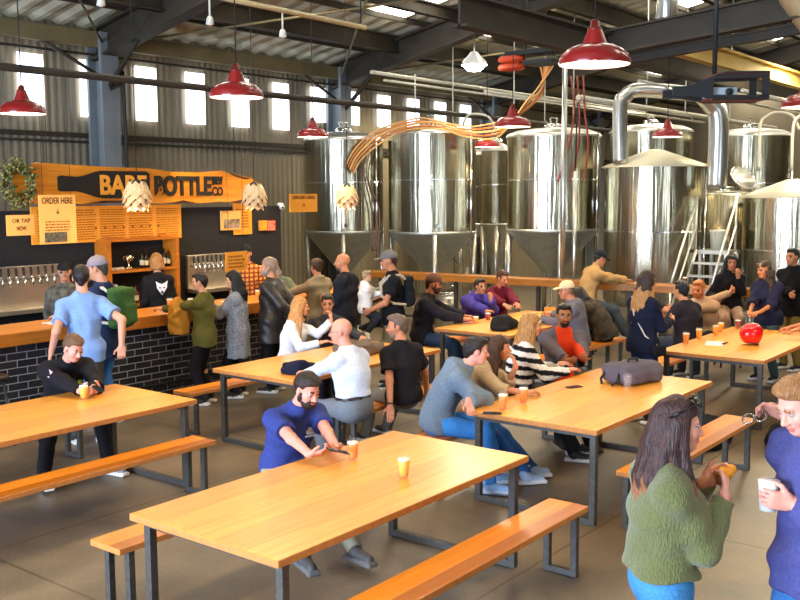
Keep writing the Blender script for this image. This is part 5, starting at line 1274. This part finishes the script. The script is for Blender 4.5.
b11 = person('bald man in a black hooded jacket and khaki trousers at the end of the bar', (9.70, 8.50, .93), 106, h=.009, s=.975, fat=1.08, top='#232329', loose=.032, hem=.16, hood=True, hair='bald', skin_c='#cd865c', legs='#76684c', head=(25, 0, 0), beard='#6b5040', beard_full=False, hands=(H(9.55, 8.75, 1.1, n=(1, 0, 0), curl=1), H(9.95, 8.85, 1.0, n=(0, 0, -1))))
b12 = person('man in a grey cap and black tee carrying a toddler on his chest', (9.72, 7.72, .955), 132, h=.009, s=1.015, top='#131418', sleeves='short', loose=.02, hem=.1, hair='short', hair_c='#3a2a20', cap='#6f6c66', skin_c='#b97a55', legs='#8d8468', shorts=True, head=(5, 6, 0), hands=(H(9.40, 7.85, 1.03, pole=(-.5, -1, -.6), n=(1, 0, .4), curl=.9), H(9.62, 8.02, 1.10, pole=(1, .5, -.6), n=(-1, 0, 0), curl=.9)))
kid = person('toddler in a white hooded top carried on the chest of the man in black', (9.47, 7.98, 1.06), 318, h=.008, s=.58, sit=True, top='#e9e6dc', loose=.018, hair='short', hair_c='#a8865a', skin_c='#d8a080', legs='#2d2c33', shoes='#f2ead8', head=(15, 0, 0), feet=((9.34, 7.84, .76, 230), (9.40, 8.02, .78, 230)), hands=(H(9.62, 7.78, 1.25), H(9.72, 7.95, 1.26)))
person('hooded guest in a grey green coat bent over behind the right end of the bar', (10.75, 10.75, .78), 200, h=.012, s=.93, lean=30, top='#667058', loose=.04, hem=.2, hood=True, hair='short', hair_c='#55604c', skin_c='#a87a5c', legs='#24262a', head=(0, 30, 0), hands=(H(10.5, 10.35, 1.0), H(10.85, 10.3, 1.0)))
# --- table left: man in black jacket
a1 = person('man in a black zip jacket sitting alone at the left table, leaning over a phone', (5.05, 7.98, .56), 258, h=.0075, s=1.0, sit=True, lean=31, top='#1b1a1f', top2='#2c2b31', loose=.026, hair='short', hair_c='#6b4a30', skin_c='#dd9a84', legs='#141318', head=(14, 26, 0), hands=(H(4.98, 7.28, .815, pole=(1, -.2, -1), dir=(-.5, -.5, .1), n=(-1, -.3, .3), curl=.9), H(4.82, 7.30, .815, pole=(-1, -.2, -1), dir=(.2, -.9, .1), n=(1, 0, .3), curl=.9)), feet=((5.12, 7.35, .085, 280), (4.48, 7.38, .085, 250)), shoes='#8a8a90', sole='#e8e6e0', relabel=lambda q, lab, V: np.where((q[:, 0] > .03) & (np.abs(q[:, 1]) < .035), 1, 0), topmats=[cloth('#1b1a1f'), cloth('#0c0c10')], knees=((.3, -.8, .7), (-.6, -.8, .6)))
# --- near table: man in blue tee
a18 = person('bearded man in a blue tee sitting at the nearest table, looking at his phone', (4.90, 4.90, .565), 254, h=.007, s=.985, fat=1.1, sit=True, lean=27, top='#344080', sleeves='short', loose=.016, hair='short', hair_c='#2a1c16', beard='#2b1c15', skin_c='#df9a84', legs='#8e8c78', head=(10, 24, 0), hands=(H(4.72, 4.22, .80, pole=(1, .4, -1.6), dir=(-.75, -.3, .1), n=(-.6, .1, .9), curl=.8), H(4.50, 4.24, .80, pole=(-1, .5, -1.6), dir=(.45, -.65, .1), n=(.5, .1, .9), curl=.8)), feet=((4.80, 4.12, .085, 262), (4.34, 4.14, .085, 246)), shoes='#4c4a4a', sole='#6a6866', knees=((.1, -.8, .8), (-.4, -.8, .8)))
# --- table by the bar
a13 = person('woman with long blond hair and white top seated beside the ponytailed man', (8.12, 8.02, .55), 296, h=.009, s=.95, female=True, sit=True, lean=10, top='#e6eaf4', loose=.02, hair='long', hair_len=.36, hair_c='#e0a862', hair_c2='#a8662c', skin_c='#dd9c74', legs='#2a2c38', head=(25, 0, 0), hands=(H(8.42, 7.62, 1.02, pole=(.3, -.6, -1), dir=(0, 0, 1), n=(-.4, .4, 0), curl=.8), H(8.15, 7.55, .8, n=(0, 0, -1))))
a14 = person('man in a dark grey shirt facing the camera behind the bald man in white', (8.80, 8.02, .52), 222, h=.009, s=.955, sit=True, lean=4, top='#3c3a3c', loose=.018, hair='short', hair_c='#2c1d16', skin_c='#cd8a68', legs='#23262e', head=(0, 5, 0), hands=(H(8.75, 7.42, .8, n=(0, 0, -1)), H(8.5, 7.5, .8, n=(0, 0, -1))))
a15 = person('bald man with glasses in a white shirt and belt, sitting with his back turned', (6.64, 5.74, .575), 88, h=.008, s=1.0, fat=1.17, sit=True, lean=9, top='#d3daf0', loose=.016, hair='bald', skin_c='#dc957c', legs='#70767e', belt='#2a1618', hem=-.110, head=(38, 4, 0), glasses=True, hands=(H(6.6, 6.32, .81, dir=(.3, 1, 0), n=(0, 0, -1)), H(6.98, 6.45, .81, dir=(-.3, 1, 0), n=(0, 0, -1))), shoes='#5a4038', feet=((6.7, 6.2, .085, 95), (7.05, 6.3, .085, 70)))
a16 = person('grey haired man in a black tee propped on both arms on the bench', (7.36, 5.72, .56), 72, h=.008, s=.96, fat=1.05, sit=True, lean=4, top='#1f1d21', sleeves='short', loose=.02, hair='short', hair_c='#6a5648', skin_c='#cf8a68', legs='#6f6a60', head=(62, 4, 0), beard='#8a7a6e', beard_full=False, hands=(H(7.02, 5.62, .50, dir=(-.2, -.2, -.6), n=(0, .2, -1), pole=(-.6, -1, 0), curl=.2), H(7.74, 5.72, .50, dir=(.3, .2, -.6), n=(0, 0, -1), pole=(.6, -1, 0), curl=.2)), feet=((7.4, 6.25, .085, 90), (7.75, 6.25, .085, 80)), shoes='#4a3830')
# --- centre right table
a24 = person('man in a grey blue hoodie and jeans leaning on the corner of the middle table', (6.66, 4.82, .57), 303, h=.0075, s=1.0, sit=True, lean=29, top='#6f7f90', loose=.028, hood=True, hair='short', hair_c='#241a17', skin_c='#e09c88', legs='#3f86d0', head=(8, 5, 0), hands=(H(6.50, 4.32, .81, pole=(1, -.5, -.3), dir=(-.7, -.2, -.2), n=(0, 0, -1), curl=.5), H(6.44, 4.34, .83, pole=(-.2, -1, -.6), dir=(-.2, -.3, -.6), n=(-.2, -.3, -.5), curl=.6)), feet=((6.98, 4.42, .085, 300), (6.70, 4.30, .085, 290)), shoes='#8fb0dc', sole='#c9d8ec')
a25 = person('brown haired woman resting her chin on her hand beside the man in the hoodie', (7.25, 4.86, .55), 292, h=.008, s=.92, female=True, sit=True, lean=24, top='#c2ab8c', loose=.018, sleeves='elbow', hair='long', hair_len=.30, hair_c='#5d3d26', hair_c2='#2f1c12', skin_c='#cf8a62', legs='#2f5fa0', head=(0, 0, 0), hands=(H(7.30, 4.42, .98, pole=(.2, -.3, -1), dir=(-.15, .2, 1), n=(-.4, .8, 0), curl=.7), H(7.15, 4.22, .80, n=(0, 0, -1), dir=(.8, -.5, 0))), feet=((7.28, 4.22, .085, 320), (7.10, 4.18, .085, 320)), shoes='#a8c0e0', sole='#e0e6ee')
a26 = person('blond woman in a black and white striped sweater seen in profile', (8.10, 4.88, .56), 318, h=.008, s=.97, female=True, sit=True, lean=8, top='#e8e4de', topmats=[cloth('#e6e0d8'), cloth('#19181b')], relabel=stripes, loose=.026, hair='long', hair_len=.24, hair_c='#c08f52', hair_c2='#8a5a2e', skin_c='#e0a082', legs='#1a191d', head=(0, 0, 0), hands=(H(8.35, 4.55, .84, dir=(.7, -.6, 0), n=(0, .5, -1)), H(8.22, 4.38, .82, dir=(.9, -.2, 0), n=(0, 0, -1))), feet=((8.2, 4.3, .085, 300), (8.0, 4.2, .085, 290)))
a27 = person('man in a bright orange tee and open grey jacket facing the camera', (8.94, 4.86, .57), 226, h=.008, s=.99, sit=True, lean=4, top='#5e5760', topmats=[cloth('#5e5760'), cloth('#e2421c')], relabel=open_front, loose=.03, hair='short', hair_c='#15100e', skin_c='#a66a44', legs='#26242a', head=(-6, 2, 0), beard='#2a1c16', beard_full=False, hands=(H(8.58, 4.40, .86, dir=(-.8, -.3, .2), n=(0, -.3, 1), curl=.6), H(8.40, 4.50, .84, dir=(-.2, -.8, 0), n=(.5, 0, .6), curl=.6)), collar=.05, feet=((8.5, 4.3, .085, 240), (8.2, 4.45, .085, 230)), shoes='#1a1818', sole='#2a2828')
# --- table by the rail
a19 = person('man in a brown cap and black jacket left of the table near the rail', (10.52, 7.86, .58), 300, h=.009, s=1.05, sit=True, lean=10, top='#24222a', loose=.03, hair='short', hair_c='#2a1c16', cap='#6a4a3c', skin_c='#c87e5a', legs='#33455f', beard='#3a261c', head=(5, 8, 0), hands=(H(10.86, 7.32, .82, dir=(.7, -.5, 0), n=(-.3, 0, -1)), H(10.72, 7.30, .82, dir=(.7, -.5, 0), n=(.3, 0, -1))), feet=((10.95, 7.3, .085, 300), (10.45, 7.25, .085, 280)))
a20 = person('woman in a purple blue puffer jacket with her fist at her chin', (11.88, 7.97, .55), 248, h=.009, s=.94, female=True, sit=True, lean=20, top='#4b429a', loose=.042, hair='short', hair_c='#120e10', skin_c='#c58a64', legs='#1d1d26', head=(5, 0, 0), hands=(H(11.72, 7.52, .98, pole=(.5, -.3, -1), dir=(0, 0, 1), n=(.1, .9, .1), curl=1.5), H(11.45, 7.3, .81, dir=(.8, -.2, 0), n=(0, 0, -1))), bust=False)
a21 = person('man in a maroon hooded top beside the woman in the purple jacket', (12.58, 7.97, .56), 244, h=.009, s=.99, sit=True, lean=12, top='#6e1f34', loose=.03, hood=True, hair='short', hair_c='#4a2c1c', skin_c='#d08c66', legs='#22242c', head=(10, 18, 0), hands=(H(12.15, 7.28, .82, n=(0, 0, -1)), H(11.98, 7.32, .82, n=(0, 0, -1))))
a22 = person('man in a beige cap and grey hooded top seated with his back half turned', (11.48, 5.98, .56), 112, h=.009, s=.99, sit=True, lean=12, top='#67636c', loose=.03, hood=True, hair='short', hair_c='#6a5a4c', cap='#d8c49a', skin_c='#c08060', legs='#2b2d36', head=(22, 5, 0), hands=(H(11.3, 6.45, .83, n=(0, 0, -1)), H(11.75, 6.55, .85, n=(0, 0, -1))))
a23 = person('hunched guest in a dark mottled coat behind the man in orange', (12.25, 5.98, .56), 96, h=.010, s=.93, sit=True, lean=38, top='#2b2622', topmats=[mat('mottled', '#241f1c', rough=.95, noise=.6, nscale=10, col2='#4d4232')], loose=.045, hair='long', hair_len=.2, hair_c='#17110f', skin_c='#a8744e', legs='#1c1b1f', head=(0, 25, 0), hands=(H(12.05, 6.5, .8), H(12.4, 6.5, .8)))
# --- at the rail and right side
a28 = person('man in a tan jacket and dark cap sitting on a stool at the rail', (13.66, 7.0, .83), 318, h=.009, s=.99, sit=True, lean=16, top='#b9905a', loose=.032, hair='short', hair_c='#221a16', cap='#1c2028', skin_c='#c4865c', legs='#46525c', head=(0, 22, 0), hands=(H(14.16, 6.66, 1.13, dir=(.6, -.6, 0), n=(-.3, 0, -1)), H(14.1, 6.52, 1.13, dir=(.7, -.4, 0), n=(0, 0, -1))), feet=((14.0, 6.5, .32, 318), (13.9, 6.4, .32, 318)))
a29 = person('standing woman with long ombre hair in a dark navy outfit', (9.84, 4.36, .895), 338, h=.0085, s=.95, female=True, top='#161a2c', loose=.02, hem=.1, hair='long', hair_len=.40, hair_c='#3a2216', hair_c2='#1e120c', hair_tip='#a8763f', tip_at=.13, skin_c='#cf9468', legs='#182440', leg_loose=.008, head=(0, 4, 0), hands=(H(10.2, 4.35, 1.12, dir=(.8, 0, .2), n=(0, -1, 0), curl=.9), H(10.12, 4.15, 1.1, dir=(.8, .1, .2), n=(0, 1, 0), curl=.9)))
a30 = person('black haired man in a dark shirt seen from behind at the helmet table', (12.20, 4.76, .55), 72, h=.009, s=1.0, fat=1.2, sit=True, lean=10, top='#28242b', loose=.028, hair='short', hair_c='#0c0a0b', skin_c='#c2865e', legs='#3a3f4c', head=(0, 0, 0), hands=(H(12.0, 5.3, .8), H(12.5, 5.25, .8)))
a31 = person('bearded ginger man turned left behind the black haired man', (13.15, 4.86, .55), 165, h=.009, s=.99, sit=True, lean=20, top='#c8a27c', loose=.02, hair='short', hair_c='#c8743a', beard='#b9622c', skin_c='#d98a60', legs='#2b2a2e', head=(10, 8, 0), hands=(H(12.7, 5.3, .9), H(13.35, 4.65, 1.12, dir=(.6, -.3, .2), n=(0, 1, 0), curl=1)))
a32 = person('dark haired woman in black on a stool at the rail, beige trousers, drinking', (13.78, 4.80, .86), 212, h=.010, s=.95, female=True, sit=True, lean=0, top='#1a171a', loose=.024, hair='long', hair_len=.2, hair_c='#15100f', skin_c='#b87652', legs='#c09a7c', head=(0, 8, 0), hands=(H(13.58, 4.62, 1.32, dir=(0, 0, 1), n=(.5, .6, 0), curl=1), H(13.52, 4.9, 1.0)), feet=((13.5, 4.6, .34, 212), (13.4, 4.8, .34, 212)))
a33 = person('curly haired woman in a dark blue shirt with rolled sleeves at the right table', (13.05, 4.02, .86), 168, h=.009, s=.93, female=True, top='#26263c', sleeves='elbow', loose=.028, hem=.1, lean=10, hair='wavy', hair_len=.30, hair_c='#57402a', hair_c2='#2a1c12', skin_c='#cf8450', legs='#4b5a5c', head=(-20, 6, 0), hands=(H(12.58, 3.98, .97, dir=(-.7, .3, -.1), n=(0, 0, -1), curl=.6), H(12.62, 4.12, .96, dir=(-.7, -.2, -.1), n=(0, 0, -1), curl=.6)))
a34 = person('dark haired man in a black top at the right edge behind the curly haired woman', (14.05, 4.0, .92), 158, h=.010, s=.985, top='#141417', loose=.03, hem=.14, hair='short', hair_c='#1a1412', skin_c='#c08058', legs='#7d6a38', head=(0, 0, 0), hands=(H(13.8, 4.2, 1.1), H(13.75, 3.95, 1.1)))
a35 = person('guest at the right edge with a dark sleeve reaching onto the helmet table', (12.55, 2.92, .56), 110, h=.009, s=1.0, sit=True, lean=22, top='#252c3c', loose=.026, sleeves='elbow', hair='short', hair_c='#1a1512', skin_c='#c87a50', legs='#22242a', head=(0, 10, 0), hands=(H(11.75, 3.52, .81, dir=(-.8, .3, 0), n=(0, 0, -1)), H(12.35, 3.6, .81, n=(0, 0, -1))))
# --- foreground pair
a36 = person('woman in the foreground in an oversized olive green sweater and jeans', (3.78, 1.575, .895), 312, h=.0058, s=.955, shoulder=.142, female=True, lean=0, top='#777a52', topmats=[mat('knit_green', '#62673c', rough=.95, noise=.18, nscale=140, stretch=(1, 1, .35), bump=.7, bscale=120, sheen=.3)], loose=.028, hem=-.05, hair='long', hair_len=.30, hair_c='#4a2e28', hair_c2='#231518', hair_tip='#8a5a3c', tip_at=.30, skin_c='#d99a84', legs='#4283ba', head=(-14, 3, 0), hair_front=True, neck=.3,
    hands=(H(3.98, 1.47, 1.28, pole=(.2, .5, -1), dir=(.6, -.35, .25), n=(-.4, -.7, .2), curl=.9), H(3.92, 1.36, 1.25, pole=(-.1, -.2, -1), dir=(.7, .25, .35), n=(-.3, .8, .1), curl=.7)))
a37 = person('man at the right edge in a purple blue jacket lifting his glasses', (4.22, 1.05, .95), 146, h=.0058, s=1.02, fat=1.08, lean=5, top='#4a4c82', loose=.034, hem=.12, hair='short', hair_c='#9a6a40', skin_c='#e2a08c', legs='#3a6ea6', head=(0, 26, 0), neck=.35, collar=.07,
    hands=(H(4.04, 1.12, 1.24, pole=(-.2, -1, -1.2), dir=(-.5, .75, .1), n=(.7, .4, .2), curl=1.0), H(4.36, 1.24, 1.52, pole=(.8, -.9, -.5), dir=(-.1, .9, .35), n=(-.6, .2, -.5), curl=.8)))
# ---------------------------------------------------------------- marks on clothes
def on_torso(info, x, y, z, w, hgt, name, m, parent_part, th=.002, poly=None, side=1):
    """small flat badge on a garment at torso coordinates"""
    T = info['T2']; p = info['p2'] + T @ np.array([x, y, z]) - info['base']
    mb = MB(); poly = poly or [(-w / 2, -hgt / 2), (w / 2, -hgt / 2), (w / 2, hgt / 2), (-w / 2, hgt / 2)]
    mb.prism(poly, -th / 2, th / 2)
    F_, L_, U_ = T[:, 0], T[:, 1], T[:, 2]
    M = Matrix(((L_[0] * side, F_[0], U_[0], p[0]), (L_[1] * side, F_[1], U_[1], p[1]), (L_[2] * side, F_[2], U_[2], p[2]), (0, 0, 0, 1)))
    bmesh.ops.transform(mb.bm, matrix=M, verts=mb.bm.verts[:])
    part = [c for c in info['root'].children if c.name.split('.')[0] == info['top']][0]
    return mb.build(name, m, part)
PRW = mat('print_white', '#dfe2ea', rough=.8)
fox = [(-.075, .06), (-.085, .10), (-.045, .075), (0, .06), (.045, .075), (.085, .10), (.075, .06), (.07, .01), (.03, -.05), (0, -.085), (-.03, -.05), (-.07, .01)]
on_torso(bt5, -.163, 0, .04, 0, 0, 'animal_head_print', PRW, 'shirt', th=.012, poly=[(a * .95, b) for a, b in fox])
for sg in (1, -1): on_torso(bt5, -.168, sg * .028, .05, 0, 0, 'print_eye', BLACK, 'shirt', th=.01, poly=[(-.018, 0), (0, -.01), (.018, .006), (0, .012)])
on_torso(bt5, -.168, 0, .01, 0, 0, 'print_nose', BLACK, 'shirt', th=.01, poly=[(-.006, .0), (.006, .0), (.02, -.02), (0, -.045), (-.02, -.02)])
on_torso(a18, .142, .062, .07, .065, .022, 'shirt_logo', PRW, 'shirt', th=.02); on_torso(a18, .14, .066, .035, .08, .008, 'shirt_logo', PRW, 'shirt', th=.02); on_torso(a18, .14, .062, .095, .04, .012, 'shirt_logo', PRW, 'shirt', th=.02)
on_torso(a1, .15, .085, .06, .03, .035, 'jacket_badge', mat('badge_yellow', '#c8d22a', rough=.7), 'shirt', th=.02); on_torso(a1, .15, -.085, .05, .035, .012, 'jacket_badge', mat('badge_grey', '#8c93a0', rough=.7), 'shirt', th=.02)
# patch on his right sleeve
e0, s0 = a1['el'][1], a1['sh'][1]; c = s0 * .55 + e0 * .45; od = nrm(np.array([-.75, -.5, .25])); M3 = rotax((0, 0, 1), 0)
fz = nrm(e0 - s0) * -1; lx = nrm(np.cross(fz, od)); od = np.cross(lx, fz)
mb = MB(); mb.prism([(-.03, -.03), (.03, -.03), (.03, .03), (-.03, .03)], -.004, .004); c = c + od * .066 - a1['base']
bmesh.ops.transform(mb.bm, matrix=Matrix(((lx[0], od[0], fz[0], c[0]), (lx[1], od[1], fz[1], c[1]), (lx[2], od[2], fz[2], c[2]), (0, 0, 0, 1))), verts=mb.bm.verts[:]); mb.build('sleeve_patch', mat('patch_pink', '#e6c6dc', rough=.7), [c_ for c_ in a1['root'].children if c_.name.startswith(a1['top'])][0])
on_torso(a27, .155, -.0, -.04, .10, .035, 'shirt_print', mat('print_pale', '#e08a5c', rough=.8), 'shirt', th=.012, poly=[(-.06, -.02), (-.02, -.03), (.03, -.03), (.06, -.01), (.03, .02), (-.03, .025)])
# sunglasses pushed up on the foreground woman's head
hp = a36['hp']
r = empty('sunglasses', hp(.05, 0, .11)); tag(r, 'black sunglasses pushed up on the hair of the woman in the green sweater', 'sunglasses'); o_ = np.array(r.location)
for sg in (1, -1):
    S = SDF(.005); S.ell(hp(.072, sg * .037, .118) - o_, (.012, .036, .027), M=rotax(a36['Hm'][:, 1], -.75) @ a36['Hm']); S.mesh('lens', [mat('sunglass_black', (.008, .008, .01), rough=.12)], r)
    m = MB(); m.tube([tuple(hp(.072, sg * .07, .12) - o_), tuple(hp(.0, sg * .094, .085) - o_), tuple(hp(-.05, sg * .092, .05) - o_)], .0045, 6); m.build('temple', mat('sunglass_black', (.008, .008, .01)), r)
m = MB(); m.tube([tuple(hp(.083, .012, .12) - o_), tuple(hp(.083, -.012, .12) - o_)], .005, 6); m.build('bridge', mat('sunglass_black', (.008, .008, .01)), r)
# glasses held by the man at the right
w, (d_, n_, t_2, c_2) = a37['wr'][1], a37['hd'][1]
r = empty('eyeglasses', w + d_ * .13 - np.array([0, 0, .03])); tag(r, 'silver framed glasses held by the man at the right edge', 'glasses')
m = MB()
for k in (0, 1): m.tube([(.024 * math.cos(a) - .02 + .0 * k, .03 + .024 * math.sin(a) + .055 * k - .04, -.022 - .02 * k + .018 * math.cos(a)) for a in np.linspace(0, 2 * PI, 17)], .0045, 6)
m.build('frame', CHROME, r)
m = MB(); m.tube([(-.02, .01, 0), (.02, -.05, .025)], .003, 6); m.build('temple', CHROME, r)
# white cup held low by the same man
w, (d_, n_, t_2, c_2) = a37['wr'][0], a37['hd'][0]
r = empty('cup', w + d_ * .085 + n_ * .05 - np.array([0, 0, .07])); tag(r, 'white cup held at waist height by the man at the right edge', 'cup')
m = MB(); m.lathe([(0, 0), (.034, 0), (.043, .12), (.045, .125), (0, .125)], n=24, cap=False); m.build('cup_body', mat('cup_white', '#eef0f2', rough=.5), r)
# orange snack in the green sweater woman's hands
w, (d_, n_, t_2, c_2) = a36['wr'][0], a36['hd'][0]
r = empty('snack', w + d_ * .09 + n_ * .035); tag(r, 'yellow orange snack in the hands of the woman in the green sweater', 'food')
S = SDF(.006); S.ell((0, 0, 0), (.05, .032, .026), k=.01); S.ell((.03, -.01, .012), (.03, .025, .02), k=.01); S.mesh('snack_body', [mat('snack_orange', '#f0a020', rough=.6)], r, disp=folds(5, .003, 80))
# phones in hands
phone(4.60, 4.12, .845, 1.0, 'phone in the hands of the man in the blue tee', tilt=(.3, 0))
phone(4.90, 7.19, .85, .2, 'phone in the hands of the man in the black jacket', tilt=(.5, 0))
# wrist watch on the propped arm
w = a16['wr'][0]; e = a16['el'][0]; ad = nrm(w - e); pp = w - ad * .02
r = empty('wristwatch', pp); tag(r, 'dark wristwatch on the propped arm of the man in the black tee', 'watch')
t1 = nrm(np.cross(ad, (0, 1, 0))); t2 = np.cross(ad, t1)
m = MB(); m.tube([tuple((t1 * math.cos(a) + t2 * math.sin(a)) * .031) for a in np.linspace(0, 2 * PI, 21)], .007, 6); m.build('strap', BLACK, r); m = MB(); m.ico(tuple(-t1 * .034), .015, 2); m.build('dial', STEEL, r)
# green backpack on the tall man
def worn_pack(info, colr, label, col2, size=(.10, .15, .22), back=.235, up=.0):
    T = info['T2']; c = info['p2'] + T @ np.array([-back, 0, up]); r = empty('backpack', c); tag(r, label, 'backpack'); o = c
    S = SDF(.01); S.box((0, 0, 0), size, M=T, rd=.06, k=.02); S.box(T @ np.array([-size[0] * .9, 0, -.07]), (size[0] * .4, size[1] * .75, size[2] * .5), M=T, rd=.03, k=.03); S.mesh('bag_body', [cloth(colr)], r, disp=folds(2, .006))
    for sg in (1, -1):
        S = SDF(.009); sh = info['sh'][0 if sg > 0 else 1]; k1 = info['p3'] - T[:, 2] * .0 + T[:, 1] * sg * .105 + T[:, 2] * .035; 
        pts = [info['p2'] + T @ np.array([-.15, sg * .09, .16]), info['p2'] + T @ np.array([-.08, sg * .115, .215]), info['p2'] + T @ np.array([.06, sg * .12, .20]), info['p2'] + T @ np.array([.16, sg * .12, .09]), info['p2'] + T @ np.array([.15, sg * .14, -.05]), info['p2'] + T @ np.array([.0, sg * .185, -.14]), info['p2'] + T @ np.array([-.15, sg * .13, -.16])]
        for a, b in zip(pts, pts[1:]): S.cap(a - o, b - o, .017, k=.01)
        S.mesh('strap', [cloth(col2)], r)
    S = SDF(.009); S.cap(T @ np.array([-size[0] * .6, -size[1] * .8, .10]), T @ np.array([-size[0] * .6, size[1] * .8, .10]), .012); S.mesh('zip_line', [BLACK], r)
worn_pack(b3, '#3e6234', 'green backpack worn by the tall man in the navy jacket', '#c8c4b8')
worn_pack(b12, '#17181c', 'black carrier backpack with pale straps on the man in the grey cap', '#b9a78e', size=(.06, .13, .2), back=.20)
rumple('jacket', (7.38, 9.12, .86), (.13, .11, .32), 'tan jacket hanging over the arm of the woman in the olive sweater', 'jacket', '#c08a34', h=.012, amp=.010)
# paper bag of food held by the woman in the tweed coat
r = tag(MB().box(-.08, .08, -.03, .03, 0, .2, bev=.015).build('paper_bag', mat('kraft_white', '#efe3cf', rough=.9, bump=.6, bscale=12)), 'white paper food bag held by the woman in the grey tweed coat', 'bag'); r.location = (7.92, 9.30, 1.08); r.rotation_euler = (0, .2, .5)
# bag strap over the ombre haired woman
T = a29['T2']; p = lambda x, y, z: tuple(a29['p2'] + T @ np.array([x, y, z]) - a29['base'])
m = MB(); m.tube([p(.05, .10, .20), p(.14, .04, .05), p(.12, -.11, -.14), p(.02, -.19, -.30)], .008, 6); m.tube([p(-.07, .10, .20), p(-.135, -.0, .02), p(-.10, -.14, -.2), p(.02, -.19, -.30)], .008, 6)
r = empty('shoulder_bag', a29['base']); tag(r, 'small dark shoulder bag with pale strap on the long haired standing woman', 'bag'); m.build('strap', mat('strap_pale', '#c8c0b4', rough=.6), r)
S = SDF(.01); S.box(p(.03, -.215, -.36), (.09, .035, .06), M=T, rd=.025); S.mesh('bag_body', [cloth('#1c1b22')], r)
